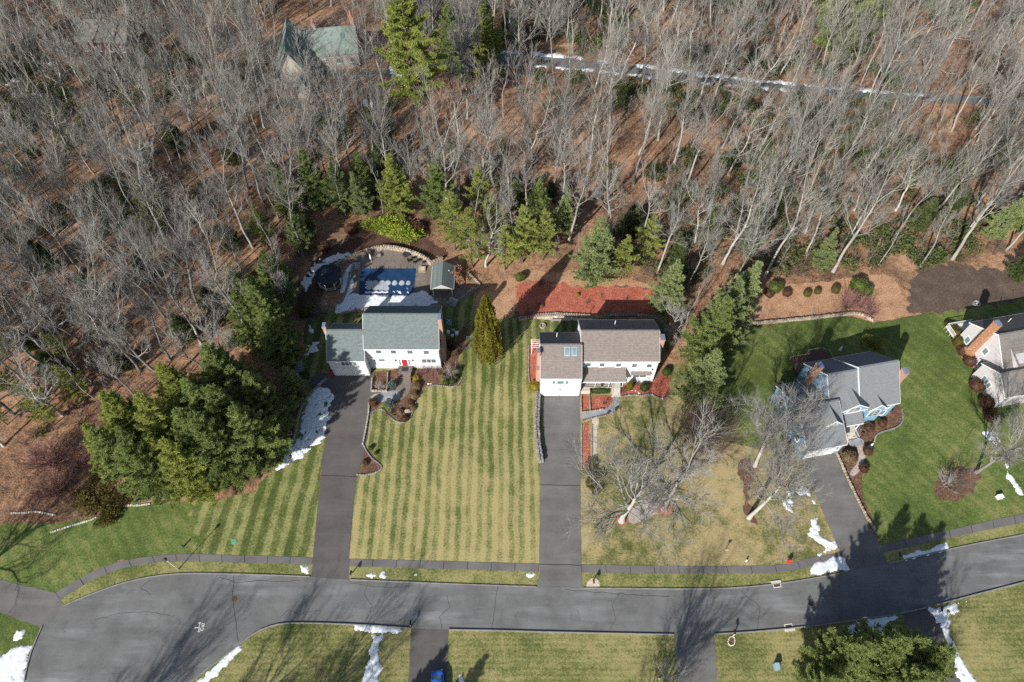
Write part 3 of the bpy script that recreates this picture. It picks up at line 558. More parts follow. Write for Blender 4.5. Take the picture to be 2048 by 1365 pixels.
SNOW = [
 ([(633,780),(650,778),(663,792),(660,812),(655,835),(652,865),(632,895),(600,918),(560,935),(568,905),(600,870),(605,830),(612,800)], 'ragged snow bank left of the dark driveway', .55, -.02),
 ([(594,748),(604,752),(600,768)], 'scrap of snow by the dark shrub at the left drive head', .2, 0),
 ([(626,682),(640,685),(636,700),(615,712),(612,700)], 'snow scrap on the shaded slope left of the left house', .5, .1),
 ([(614,648),(622,650),(626,664),(618,662)], 'small upper snow scrap left of the left house', .3, 0),
 ([(692,588),(760,592),(815,593),(850,580),(872,605),(850,612),(780,615),(720,620),(690,628),(668,625),(680,606)], 'broad snow sheet between the pool and the left house', .35, -.1),
 ([(700,560),(710,548),(706,580),(696,592),(690,590)], 'snow strip at the left end of the pool', .25, 0),
 ([(602,560),(615,545),(636,527),(660,510),(700,508),(712,505),(700,515),(660,526),(640,540),(625,560),(612,580),(606,575)], 'broken snow ring behind the pool gazebo', .55, .05),
 ([(690,545),(700,530),(716,527),(706,535),(698,545),(690,583),(682,586),(683,565)], 'snow on the planting strip beside the gazebo', .15, -.05),
 ([(700,1249),(760,1251),(790,1256),(815,1262),(780,1266),(745,1268),(715,1258)], 'snow bank on the lower kerb above the lawn island', .25, 0),
 ([(748,1270),(765,1272),(755,1310),(765,1330),(752,1380),(715,1380),(735,1320)], 'white snow strip crossing the lawn island', .3, 0),
 ([(480,1290),(483,1298),(440,1345),(400,1378),(380,1378),(425,1335)], 'snow ridge along the rim of the bulb', .2, 0),
 ([(-20,1320),(30,1300),(62,1285),(55,1320),(46,1380),(-20,1400)], 'bright snow bank at the bottom left corner', .3, -.1),
 ([(35,1262),(50,1264),(58,1275),(22,1290),(20,1280)], 'small snow scrap above the bottom left snow bank', .35, .05),
 ([(730,1150),(768,1147),(770,1156),(735,1157)], 'thin snow dab on the verge below the striped lawn, left of three', .3, .08),
 ([(800,1146),(840,1152),(838,1156),(803,1152)], 'scattered snow dab on the verge below the striped lawn, middle of three', .4, .25),
 ([(1052,1147),(1070,1148),(1066,1156),(1052,1155)], 'snow dab at the right end of the verge below the striped lawn', .2, 0),
 ([(598,1131),(616,1134),(618,1148),(603,1147)], 'snow dab on the verge left of the dark driveway', .3, .05),
 ([(1582,978),(1600,972),(1622,980),(1630,1008),(1615,990),(1585,990),(1590,1035),(1575,1020),(1565,1003)], 'upper ragged snow patch left of the slanting driveway', .35, .05),
 ([(1622,1040),(1632,1040),(1640,1070),(1672,1085),(1677,1104),(1638,1110),(1655,1095),(1618,1072)], 'lower snow wedge left of the slanting driveway', .3, 0),
 ([(1628,1128),(1660,1118),(1688,1117),(1697,1140),(1660,1145),(1622,1147)], 'rounded snow bank on the verge left of the slanting driveway', .2, -.05),
 ([(1805,1110),(1850,1102),(1895,1087),(1900,1097),(1850,1113),(1808,1121)], 'snow bank on the verge right of the slanting driveway', .25, -.05),
 ([(1860,1217),(1900,1208),(1950,1196),(1915,1215),(1895,1245),(1905,1280),(1930,1330),(1960,1380),(1925,1380),(1900,1310),(1885,1260)], 'snow edge along the shaded driveway at the bottom right', .35, .05),
 ([(1690,1250),(1720,1244),(1790,1232),(1770,1262),(1745,1280),(1700,1262)], 'snow under the edge of the bottom right pines', .5, .05),
 ([(2010,905),(2020,950),(2040,975),(2048,992),(2040,990),(2012,955)], 'thin snow scraps below the grey house', .3, .05),
 ([(1965,860),(1985,862),(2005,885),(1990,890),(1970,878)], 'snow by the shrubs below the grey house', .3, .05),
 ([(1000,101),(1080,106),(1200,118),(1300,130),(1400,145),(1500,157),(1700,177),(1870,190),(1870,194),(1700,183),(1500,164),(1400,152),(1300,139),(1200,125),(1080,112),(1000,106)], 'upper line of snow along the woodland lane', .5, .08),
 ([(985,127),(1080,131),(1180,139),(1300,152),(1400,164),(1500,172),(1600,180),(1600,185),(1500,179),(1400,170),(1300,158),(1180,144),(1080,135),(985,131)], 'lower line of snow along the woodland lane', .55, .2),
 ([(778,132),(800,142),(820,152),(800,155),(782,148)], 'snow patch under the giant pine', .5, 0),
 ([(10,150),(60,165),(90,200),(70,215),(30,190)], 'bluish snow patch in the woods at the upper left', 1.2, .1),
 ([(60,120),(110,125),(100,150),(60,145)], 'faint snow in the woods near the red house', .9, .3),
 ([(690,905),(730,900),(731,905)], 'sliver of snow', .1, .3),
 ([(905,1330),(922,1350),(930,1372),(920,1372)], 'small snow scrap on the mown lawn right of the blue car', .3, .12)]
for k, (p, lb, amp, thr) in enumerate(SNOW):
    if lb == 'sliver of snow': continue
    far = p[0][1] < 300
    snow(p, lb, 11*k+5, amp, thr, .45 if far else .13, .12, .06, 2.2 if far else .9)
# ============================================================ buildings
def frame(ox, oy, ang):
    """wall frame: u along the wall, n outward, z up; ang = outward heading (-90 deg = facing the street)"""
    n = Vector((math.cos(ang), math.sin(ang), 0)); u = Vector((-n.y, n.x, 0))
    return Matrix(((u.x, n.x, 0, ox), (u.y, n.y, 0, oy), (0, 0, 1, 0), (0, 0, 0, 1)))
def front(y, x0=0.0): return frame(x0, y, R(-90))
def window(root, F, u, z, w, h, cols=1, rows=2, trim=.11, glass='glass', shutter=None, name='window', sill=True):
    mb = MB(F); x0, x1, z0, z1 = u-w/2, u+w/2, z-h/2, z+h/2; d = .06
    mb.box(x0-trim, 0.002, z0-trim, x0, d, z1+trim); mb.box(x1, 0.002, z0-trim, x1+trim, d, z1+trim)
    mb.box(x0, 0.002, z1, x1, d, z1+trim); mb.box(x0, 0.002, z0-trim, x1, d, z0)
    if sill: mb.box(x0-trim-.04, .004, z0-trim-.06, x1+trim+.04, d+.06, z0-trim)
    for c in range(1, cols): mb.box(x0+w*c/cols-.04, .004, z0, x0+w*c/cols+.04, d-.008, z1)
    for c in range(cols):
        a, b = x0+w*c/cols, x0+w*(c+1)/cols
        for r in range(1, rows): mb.box(a+.04, .004, z0+h*r/rows-.02, b-.04, d-.02, z0+h*r/rows+.02)
    o = mb.build(name, M['trim'], root)
    for c in range(cols):
        a, b = x0+w*c/cols, x0+w*(c+1)/cols
        MB(F).box(a+.005, .003, z0+.005, b-.005, .02, z1-.005).build('pane', M[glass], o)
    if shutter:
        for sx in (-1, 1):
            c = u + sx*(w/2+trim+.22); MB(F).box(c-.2, .003, z0-.05, c+.2, .045, z1+.05).build('shutter', M[shutter], root)
    return o
def gable_body(root, x0, x1, y0, y1, ze, zr, wall, z0=0.0, ym=None, name='wall'):
    ym = (y0+y1)/2 if ym is None else ym
    return MB().extr([(y0,z0),(y1,z0),(y1,ze),(ym,zr),(y0,ze)], x0, x1, 0).build(name, M[wall], root)
def gable_roof(root, x0, x1, y0, y1, ze, zr, mat, ov=.3, gov=.2, th=.16, ym=None, trim='trim', rake=True):
    """two slabs meeting at a ridge that runs along x; eave height ze is where the roof underside meets the walls"""
    ym = (y0+y1)/2 if ym is None else ym; parts = []
    for s, ye in ((-1, y0), (1, y1)):
        sl = (zr-ze)/abs(ym-ye); yo = ye+s*ov; zo = ze-ov*sl
        o = MB().extr([(yo,zo+.012),(ym,zr+.012),(ym,zr+th),(yo,zo+th)], x0-gov, x1+gov, 0).build('roof_slope', M[mat], root); parts.append(o)
        if trim:
            f = MB(); f.box(x0-gov-.01, min(yo, yo+s*.05), zo-.10, x1+gov+.01, max(yo, yo+s*.05), zo+th-.03)
            f.build('gutter', M[trim], root)
            if rake:
                for xx in (x0-gov-.05, x1+gov+.003):
                    MB().extr([(yo,zo-.10),(ym,zr-.10),(ym,zr+th-.02),(yo,zo+th-.02)], xx, xx+.047, 0).build('rake_board', M[trim], root)
    MB().box(x0-gov, ym-.14, zr+th-.07, x1+gov, ym+.14, zr+th+.02).build('ridge_cap', M[mat], root)
    return parts
def chimney(root, x, y, w, d, z1, mat='brick', cap='metal_blue', z0=0.0, base=None):
    mb = MB(); mb.box(x-w/2, y-d/2, z0, x+w/2, y+d/2, z1)
    if base: mb.box(x-w/2-.001 if base[0] == 0 else x-base[0]/2, y-base[1]/2, z0, x+w/2+.001 if base[0] == 0 else x+base[0]/2, y+base[1]/2, base[2])
    mb.box(x-w/2-.06, y-d/2-.06, z1-.22, x+w/2+.06, y+d/2+.06, z1)
    o = mb.build('chimney', M[mat], root)
    c = MB(); c.box(x-w/2+.02, y-d/2+.02, z1+.001, x+w/2-.02, y+d/2-.02, z1+.10); c.box(x-w/2+.12, y-d/2+.12, z1+.101, x+w/2-.12, y+d/2-.12, z1+.22); c.box(x-w/2+.04, y-d/2+.04, z1+.221, x+w/2-.04, y+d/2-.04, z1+.27)
    c.build('chimney_cap', M[cap], o); return o
def steps(name, root, x0, x1, y_top, n, z_top, mat, tread=.32, label=None):
    for k in range(n):
        z = z_top*(n-k)/n; y = y_top - tread*k
        MB().box(x0-.012*k, y-tread, 0, x1+.012*k, y-.001, z-.004*k).build(name, M[mat], root)
def door(root, F, u, z0, w, h, mat='doorred', trim=.12):
    o = MB(F).box(u-w/2-trim, .002, z0, u-w/2, .07, z0+h+trim).box(u+w/2, .002, z0, u+w/2+trim, .07, z0+h+trim).box(u-w/2, .002, z0+h, u+w/2, .07, z0+h+trim).build('door_frame', M['trim'], root)
    p = MB(F); p.box(u-w/2, .003, z0, u+w/2, .03, z0+h)
    for a in (0, 1):
        for b in range(3): p.box(u-w/2+.1+a*(w/2-.04), .0305, z0+.15+b*h*.31, u-.06+a*(w/2-.04), .045, z0+.15+b*h*.31+h*.24)
    d = p.build('door', M[mat], root); MB(F).cyl((u+w/2-.1, .06), .035, z0+1.0, z0+1.08, 8).build('handle', M['grey_metal'], d); return d
def garage_door(root, F, u, w, h, z0=.05, mat='white', rows=4):
    o = MB(F).box(u-w/2-.12, .002, z0, u-w/2, .08, z0+h+.12).box(u+w/2, .002, z0, u+w/2+.12, .08, z0+h+.12).box(u-w/2, .002, z0+h, u+w/2, .08, z0+h+.12).build('garage_door', M['trim'], root)
    for r in range(rows):
        mb = MB(F); a = z0+h*r/rows; b = z0+h*(r+1)/rows; mb.box(u-w/2, .004, a+.012, u+w/2, .03, b-.012)
        for c in range(4): mb.box(u-w/2+w*c/4+.1, .0305, a+.1, u-w/2+w*(c+1)/4-.1, .045, b-.1)
        mb.build('door_panel', M['trim'], o)
    return o
def lantern(root, F, u, z):
    mb = MB(F); mb.box(u-.05, .002, z-.1, u+.05, .04, z+.15); mb.box(u-.08, .05, z-.15, u+.08, .2, z+.15); mb.box(u-.1, .04, z+.151, u+.1, .22, z+.2)
    mb.build('wall_lantern', M['dark_metal'], root)
def pipe(root, x, y, z0, z1, r=.06): MB().cyl((x, y), r, z0, z1, 10).build('vent_pipe', M['plastic_white'], root)

# ---- left white house (green grey roof)
H1 = empty('white_house', (-26.0, 68.1, 0), 0, 'white two storey house with green grey roof and red front door beside the pool', 'house')
LX, LY = 26.0, -68.1
def c2(x, y): return 600+x/5.374, 600+y/5.374
yu, yl = -.38, 0.0
MB().box(.02, yl, 0, 12.98, 8.9, 3.95).build('wall', M['white'], H1)
ze1, zr1 = 7.0, 11.0
gable_body(H1, 0, 13.0, yu, 9.0, ze1, zr1, 'white', 3.9)
gable_roof(H1, 0, 13.0, yu, 9.0, ze1, zr1, 'roof_green', .08, .14)
Fu = front(yu); Fl = front(yl)
for cx, cy in ((843,552),(1004,555),(1182,556),(1357,560)):
    x, z = FY(*c2(cx, cy), 68.1+yu); window(H1, Fu, x+LX, z-.12, .92, 1.15, 1, 1, .1)
x, z = FY(*c2(876,637), 68.1); window(H1, Fl, x+LX, z, 1.05, 1.25, 1, 1)
x, z = FY(*c2(1385,652), 68.1); window(H1, Fl, x+LX, z, 2.5, 1.5, 3, 1)
xd, zd = FY(*c2(1122,655), 68.1); xd += LX
door(H1, Fl, xd, 1.0, .98, 2.1)
for s in (-1, 1): window(H1, Fl, xd+s*.85, 2.15, .3, 1.7, 1, 3, .1, sill=False, name='sidelight')
lantern(H1, Fl, xd-1.55, 2.9); lantern(H1, Fl, xd+1.55, 2.9)
MB().box(0, -.42, 3.78, 13.0, -.385, 3.95).build('drip_board', M['trim'], H1)
MB().box(xd-1.25, -1.3, 0, xd+1.25, -.001, .95).build('stoop', M['redbrick_floor'], H1); MB().box(xd-.6, -1.2, .951, xd+.6, -.35, .97).build('door_mat', M['dark_metal'], H1)
steps('step', H1, xd-1.1, xd+1.1, -1.31, 5, .95, 'redbrick_floor', .36)
for s in (-1, 1):
    mb = MB(); a = (xd+s*1.17, -.9, 1.85); b = (xd+s*1.17, -3.0, .95)
    mb.tube([(xd+s*1.17,-.9,.95), a, b, (xd+s*1.17,-3.0,.15)], [.03]*4, 5)
    for k in range(1, 6): y = -.9-2.1*k/6; mb.tube([(xd+s*1.17, y, .9-.8*k/6), (xd+s*1.17, y, 1.83-.88*k/6)], [.015]*2, 4)
    mb.build('handrail', M['dark_metal'], H1)
# garage wing of the left house
gx0, gx1, gy0, gy1, gze, gzr = -6.55, -.005, -1.55, 6.2, 5.45, 9.2
MB().box(gx0+.02, gy0, 0, gx1, gy1-.1, 2.9).build('wall', M['white'], H1)
gable_body(H1, gx0, gx1, gy0-.32, gy1, gze, gzr, 'white', 2.85)
gable_roof(H1, gx0, gx1-.15, gy0-.32, gy1, gze, gzr, 'roof_green', .08, .12)
Fg = front(gy0-.32); x, z = FY(*c2(525,683), 68.1+gy0-.32); window(H1, Fg, x+LX, z-.05, 2.7, 1.2, 4, 1)
Fgl = front(gy0); garage_door(H1, Fgl, gx0+1.95, 2.75, 2.25); garage_door(H1, Fgl, gx0+5.0, 2.6, 2.25)
MB().box(gx0, gy0-.36, 2.75, gx1, gy0-.325, 2.92).build('drip_board', M['trim'], H1)
chimney(H1, gx0-.42, 2.9, .62, .95, 9.7)
chimney(H1, 13.48, 3.0, .62, 1.15, 12.1)
MB().box(13.1, 1.4, 0, 13.8, 4.4, 4.6).build('chimney_base', M['brick'], H1)
FE1 = frame(13.0, 0, 0)
window(H1, FE1, 1.2, 5.4, .9, 1.3); window(H1, FE1, 7.0, 5.4, .9, 1.3); window(H1, FE1, 6.9, 2.3, .9, 1.4); window(H1, FE1, 1.0, 2.3, .9, 1.4)
FB1 = frame(0, 9.0, R(90))
for k in range(4): window(H1, FB1, -2-3*k, 5.3, .95, 1.3)

# ---- centre house (taupe roof)
H2 = empty('white_house', (12.1, 65.1, 0), 0, 'white two storey house with taupe roof, twin garage and porch in the centre', 'house')
o2 = Vector((12.1, 65.1, 0))
def c3(x, y): return 1020+x/5.374, 600+y/5.374
def w2(cx, cy, Y): x, z = FY(*c3(cx, cy), Y); return x-12.1, z
ze2, zr2 = 7.1, 10.1
gable_body(H2, 0, 13.45, 0, 8.8, ze2, zr2, 'white'); gable_roof(H2, 0, 13.45, 0, 8.8, ze2, zr2, 'roof_taupe', .08, .12)
F2 = front(0)
for cx, cy in ((842,693),(990,695),(1167,697),(1339,701),(1497,705)):
    x, z = w2(cx, cy, 65.1); window(H2, F2, x, z-.1, .85, 1.1, 1, 1, .1)
x, z = w2(1395,810, 65.1); window(H2, F2, x, z, 2.3, 1.5, 2, 1); MB().extr([(-.65, z+1.0), (-.002, z+1.35), (-.002, z+1.05), (-.62, z+.9)], x-1.75, x+1.75, 0).build('window_hood', M['roof_taupe'], H2)
# porch
px0, px1 = .15, 8.0
MB().extr([(-2.05, 3.5), (-2.05, 3.68), (-.002, 5.25), (-.002, 5.05)], px0, px1, 0).build('porch_roof', M['roof_taupe'], H2)
MB().box(px0, -2.11, 3.36, px1, -2.051, 3.64).build('gutter', M['trim'], H2)
MB().box(px0, -1.6, 0, 7.45, -.001, 1.0).build('porch_floor', M['cream'], H2)
for k in range(4): xx = px0+.2+k*2.45; MB().cyl((xx, -1.5), .07, 1.001, 3.85, 10).build('porch_post', M['trim'], H2)
def railing(a, b, z0, h=.9, n=10):
    mb = MB(); mb.bar((*a, z0+h), (*b, z0+h), .06, .05); mb.bar((*a, z0+.12), (*b, z0+.12), .04, .04)
    for k in range(n+1): p = Vector(a).lerp(Vector(b), k/n); mb.bar((p.x, p.y, z0+.0), (p.x, p.y, z0+h-.03), .03, .03, (0,1,0))
    return mb
railing((px0+.25,-1.55), (5.6,-1.55), 1.0, .9, 18).build('railing', M['dark_metal'], H2)
steps('step', H2, 5.75, 7.35, -1.61, 5, 1.0, 'cream', .29)
mb = MB(); mb.tube([(5.7,-1.6,1.0),(5.7,-1.6,1.9),(5.7,-3.0,1.05),(5.7,-3.0,.1)], [.03]*4, 5); mb.build('handrail', M['dark_metal'], H2)
door(H2, F2, 5.9, 1.0, 1.0, 2.1, 'dk_green'); lantern(H2, F2, 5.0, 2.7)
x, z = w2(1562,762, 65.1); lantern(H2, F2, 12.7, 4.6)
MB().box(.05, -2.4, 0, 1.9, -1.61, .95).build('side_wall', M['cream'], H2)
# garage wing
hx0, hx1, hy0, hy1, hze, hzr = -7.1, -.008, -2.8, 6.8, 6.0, 9.35
gable_body(H2, hx0, hx1, hy0, hy1, hze, hzr, 'white'); gable_roof(H2, hx0, hx1-.12, hy0, hy1, hze, hzr, 'roof_taupe', .08, .1)
FG2 = front(hy0); x, z = w2(543,888, 65.1+hy0); window(H2, FG2, x, z, 1.15, 1.05, 1, 1, .1, 'glass_pale')
for s in (-1, 1): window(H2, FG2, x+s*1.15, z, .45, 1.05, 1, 1, .1, 'glass_pale')
MB().box(hx0, hy0-.3, 2.95, hx1, hy0-.002, 3.12).build('drip_board', M['trim'], H2)
garage_door(H2, FG2, -5.3, 2.75, 2.3); garage_door(H2, FG2, -1.85, 2.75, 2.3); lantern(H2, FG2, -3.6, 2.5)
sl = (hzr-hze)/((hy1-hy0)/2); roof_z = lambda y: hze + (y-hy0)*sl
for xx in (-2.57, -1.32):
    y0, y1 = .4, 1.5
    mb = MB(); th = .17
    q = [(xx-.48, y0-.1), (xx+.48, y0-.1), (xx+.48, y1+.1), (xx-.48, y1+.1)]; vs = [(a, b, roof_z(b)+th) for a, b in q] + [(a, b, roof_z(b)+th+.12) for a, b in q]
    mb.add(vs, [(0,1,5,4),(1,2,6,5),(2,3,7,6),(3,0,4,7),(4,5,6,7)]); s = mb.build('skylight', M['bluegrey'], H2)
    q = [(xx-.36, y0+.02), (xx+.36, y0+.02), (xx+.36, y1-.02), (xx-.36, y1-.02)]; MB().add([(a, b, roof_z(b)+th+.13) for a, b in q], [(0,1,2,3)]).build('pane', M['glass_pale'], s)
chimney(H2, hx0-.38, .75, .55, .9, 9.5); MB().box(hx0-.7, -.6, 0, hx0-.02, 2.1, 5.2).build('chimney_base', M['brick'], H2)
chimney(H2, 14.0, 3.2, .75, 1.1, 9.9)
pipe(H2, 6.2, 7.0, 8, 9.5); pipe(H2, -4.2, 4.6, 8, 9.2)
FW2 = frame(0, 0, R(180)); window(H2, FW2, -8.0, 5.6, .7, 1.1)
FE2 = frame(13.45, 0, 0); window(H2, FE2, 1.4, 5.5, .8, 1.2); window(H2, FE2, 6.8, 5.5, .8, 1.2); window(H2, FE2, 1.4, 2.4, .8, 1.3)
# low lean-to roof behind the centre house
MB().extr([(8.82,3.0),(8.82,3.25),(12.2,2.5),(12.2,2.3)], 1.4, 6.3, 0).build('rear_porch_roof', M['roof_green'], H2)
for xx in (1.6, 6.1): MB().box(xx-.07, 11.9, 0, xx+.07, 12.04, 2.33).build('rear_porch_post', M['trim'], H2)

# ---- blue house (turned)
HB = empty('blue_house', (66.0, 58.0, 0), R(11), 'blue house with slate grey roofs, arched dormers and a brick chimney at the right', 'house')
gable_body(HB, -7.2, 0, .2, 10.3, 5.4, 10.4, 'blue'); gable_roof(HB, -7.05, 0, .2, 10.3, 5.4, 10.4, 'roof_blue', .3, .12)
gable_body(HB, -12.4, -7.2, .2, 10.3, 5.2, 9.75, 'blue', ym=5.25); gable_roof(HB, -12.4, -7.35, .2, 10.3, 5.2, 9.75, 'roof_blue', .3, .12, ym=5.25)
gable_body(HB, -18.3, -11.4, -4.7, 7.6, 3.75, 7.4, 'blue'); gable_roof(HB, -18.3, -11.4, -4.7, 7.6, 3.75, 7.4, 'roof_blue', .3, .14)
FBg = front(-4.7); garage_door(HB, FBg, -15.2, 4.9, 2.15); window(HB, FBg, -12.2, 1.9, .6, 1.0)
FBw = frame(-18.3, 0, R(180))
for u, z, w, h in ((-5.0,2.6,.9,1.3),(-2.4,2.6,.9,1.3),(1.8,2.5,.9,1.3),(3.6,2.5,.9,1.3),(-1.2,5.2,.9,1.3)): window(HB, FBw, u, z, w, h)
FBm = frame(-12.4, 0, R(180)); window(HB, FBm, -8.6, 4.6, .9, 1.3)
chimney(HB, -12.95, 7.2, .9, 1.1, 9.9, 'brick'); chimney(HB, .62, 3.4, .75, 1.15, 10.0, 'brick')
MB().box(.13, 2.4, 0, 1.0, 4.2, 3.6).build('chimney_base', M['brick'], HB)
FBf = front(.2)
def gable_dormer(x0, x1, y, z0, ze, zr, depth, win):
    mb = MB(); xm = (x0+x1)/2; mb.extr([(x0,z0),(x1,z0),(x1,ze),(xm,zr),(x0,ze)], y, y+depth, 1); w = mb.build('dormer_wall', M['blue'], HB)
    for s, xe in ((-1, x0), (1, x1)):
        slp = (zr-ze)/abs(xm-xe); xo = xe+s*.22; zo = ze-.22*slp
        MB().extr([(xo,zo+.01),(xm,zr+.01),(xm,zr+.15),(xo,zo+.15)], y-.2, y+depth, 1).build('dormer_roof', M['roof_blue'], w)
        MB().extr([(xo,zo-.1),(xm,zr-.1),(xm,zr+.13),(xo,zo+.13)], y-.26, y-.203, 1).build('rake_board', M['trim'], w)
    # arched window: a ring of trim with glass and bars
    u, wz, ww, hh = win; F = front(y); n = 10
    ring = [(u-ww/2, wz)] + [(u-ww/2*math.cos(math.pi*k/n), wz+hh+ww/2*.75*math.sin(math.pi*k/n)) for k in range(n+1)] + [(u+ww/2, wz)]
    inner = [(u+(a-u)*.86, wz+.1+(b-wz)*.9) for a, b in ring]; m = len(ring)
    mb = MB(F); mb.add([(a, .06, b) for a, b in ring] + [(a, .06, b) for a, b in inner] + [(a, .004, b) for a, b in ring], [(i, (i+1) % m, m+(i+1) % m, m+i) for i in range(m)] + [(i, (i+1) % m, 2*m+(i+1) % m, 2*m+i) for i in range(m)])
    mb.box(u-.03, .03, wz+.1, u+.03, .05, wz+hh+ww*.3); mb.box(u-ww*.42, .03, wz+hh*.5-.03, u+ww*.42, .048, wz+hh*.5+.03); mb.box(u-ww*.42, .03, wz+hh-.03, u+ww*.42, .048, wz+hh+.03)
    o = mb.build('arched_window', M['trim'], w); MB(F).add([(a, .02, b) for a, b in inner], [tuple(range(m))]).build('pane', M['glass'], o); return w
gable_dormer(-10.7, -6.3, -.05, 3.5, 6.2, 7.8, 4.6, (-8.5, 4.85, 2.4, .95))
gable_dormer(-5.6, -2.6, -.35, 0, 5.3, 6.7, 3.0, (-4.1, 2.6, 2.1, 1.6))
gable_dormer(-14.5, -12.0, -2.0, 4.4, 6.1, 7.3, 3.6, (-13.25, 5.2, 1.5, .7))
MB().extr([(-1.75,3.3),(-1.75,3.5),(-.06,4.75),(-.06,4.55)], -9.9, -6.6, 0).build('porch_roof', M['roof_blue'], HB)
MB().box(-9.9,-1.8,3.15,-6.6,-1.752,3.45).build('gutter', M['trim'], HB)
for xx in (-9.6,-6.9): MB().cyl((xx,-1.5), .1, .9, 3.3, 10).build('porch_post', M['trim'], HB)
MB().box(-9.8,-1.7,0,-6.7,.19,.9).build('porch_floor', M['cream'], HB); steps('step', HB, -9.2, -7.2, -1.71, 4, .9, 'cream', .4)
door(HB, front(-.05), -8.3, .92, 1.0, 2.1, 'trim')
for s in (-1,1): railing((-9.3 if s < 0 else -7.1,-1.7), (-9.3 if s < 0 else -7.1,-3.2), .3, .9, 5).build('handrail', M['trim'], HB)
window(HB, FBf, -1.4, 4.3, .9, 1.3); window(HB, FBf, -1.4, 1.8, .9, 1.4)
MB().box(-12.0, 10.32, .5, -4.5, 14.2, .75).build('deck', M['deck'], HB)
rl = MB()
for a, b in (((-12,14.2),(-8.4,14.2)),((-8.4,14.2),(-8.4,15.0)),((-8.4,15.0),(-5.8,15.0)),((-5.8,15.0),(-4.6,14.2)),((-4.6,14.2),(-4.6,10.4))):
    rl.bar((*a,1.65),(*b,1.65),.12,.05)
    for k in range(8): p = Vector(a).lerp(Vector(b), k/8); rl.bar((p.x,p.y,.3),(p.x,p.y,1.62),.05,.05,(0,1,0))
rl.build('deck_railing', M['wood'], HB); MB().box(-8.4,14.2,.5,-5.4,14.98,.74).build('deck', M['deck'], HB)

# ---- grey house at the right edge
HG = empty('grey_house', (84.0, 72.0, 0), R(11), 'greige house with a tall streaked brick chimney, cut by the right edge', 'house')
gable_body(HG, .5, 16, -8.2, 2.3, 5.6, 9.3, 'greige'); gable_roof(HG, .5, 16, -8.2, 2.3, 5.6, 9.3, 'roof_tan', .25, .18)
gable_body(HG, -1.0, 8, -12.3, -5.5, 4.2, 6.4, 'greige'); gable_roof(HG, -1.0, 8, -12.3, -5.5, 4.2, 6.4, 'roof_tan', .22, .18)
FGw = frame(.5, 0, R(180)); FGw2 = frame(-1.0, 0, R(180))
window(HG, FGw, -.6, 2.6, .9, 1.4, 1, 1, .12, 'glass_pale'); window(HG, FGw, 3.3, 4.6, .9, 1.4, 1, 1, .12, 'glass_pale'); window(HG, FGw, 4.3, 2.2, .9, 1.5, 1, 1, .12, 'glass_pale')
window(HG, FGw2, 8.2, 2.5, 2.0, 1.1, 3, 1, .12, 'glass_pale')
chimney(HG, .05, -1.55, .85, 1.2, 11.0, 'brick_white')
MB().box(-.4, -2.6, 0, .48, -.5, 2.2).build('chimney_base', M['brick_white'], HG)
MB().extr([(-8.0,4.6),(-4.3,7.7),(-4.3,8.0),(-8.2,8.0)], 2.2, 6.5, 0).build('dormer_wall', M['greige'], HG)
MB().extr([(-8.6,7.2),(-4.0,8.6),(-4.0,8.75),(-8.6,7.35)], 1.9, 6.8, 0).build('dormer_roof', M['roof_tan'], HG)
for a in (((2.15,-8.3,4.75),(2.15,-4.2,8.1)),): MB().bar(a[0], a[1], .06, .22).build('rake_board', M['trim'], HG)
MB().box(-.4, 2.32, .9, 4.6, 5.0, 1.1).build('deck', M['stone_pale'], HG)
rl = MB()
for a, b in (((-.4,2.4),(-.4,5.0)),((-.4,5.0),(4.6,5.0))):
    rl.bar((*a,2.0),(*b,2.0),.1,.05); rl.bar((*a,1.2),(*b,1.2),.06,.04)
    for k in range(14): p = Vector(a).lerp(Vector(b), k/14); rl.bar((p.x,p.y,.1 if k % 5 == 0 else 1.15),(p.x,p.y,2.0),.04,.04,(0,1,0))
rl.build('deck_railing', M['trim'], HG); pipe(HG, 6, .6, 6.5, 7.9)

# ---- houses in the woods
def wood_house(px, py, rot, label, w, d, ze, zr, wall, roof, chim=(), extra=None):
    p = G(px, py); h = empty('woodland_house', p, R(rot), label, 'house')
    gable_body(h, -w/2, w/2, -d/2, d/2, ze, zr, wall); gable_roof(h, -w/2, w/2, -d/2, d/2, ze, zr, roof, .4, .3, trim=None)
    for cx, cy, z1, m in chim:
        chimney(h, cx, cy, .9, .9, z1, m, 'terracotta'); MB().cyl((cx, cy), .25, z1+.28, z1+1.3, 10).build('flue', M['terracotta'], h)
    F = front(-d/2)
    for k in range(4): window(h, F, -w/2+w*(k+.5)/4, ze*.55, 1.0, 1.3)
    return h
wh = wood_house(668, 118, 9, 'green roofed house in the woods with two orange chimney pots, left of the giant pine', 13.5, 9.5, 4.5, 8.6, 'greywood', 'roof_wood', ((-3.2, .3, 9.9, 'stone_pale'), (6.3, 1.0, 10.6, 'brick')))
rs = (8.6-4.5)/4.75
for xx, yy in ((3.6,-2.0),):
    q = [(xx-.5,yy-.7),(xx+.5,yy-.7),(xx+.5,yy+.7),(xx-.5,yy+.7)]; zz = lambda y: 4.5+(y+4.75)*rs+.18
    sk = MB().add([(a,b,zz(b)) for a,b in q]+[(a,b,zz(b)+.1) for a,b in q], [(0,1,5,4),(1,2,6,5),(2,3,7,6),(3,0,4,7),(4,5,6,7)]).build('skylight', M['glass_pale'], wh)
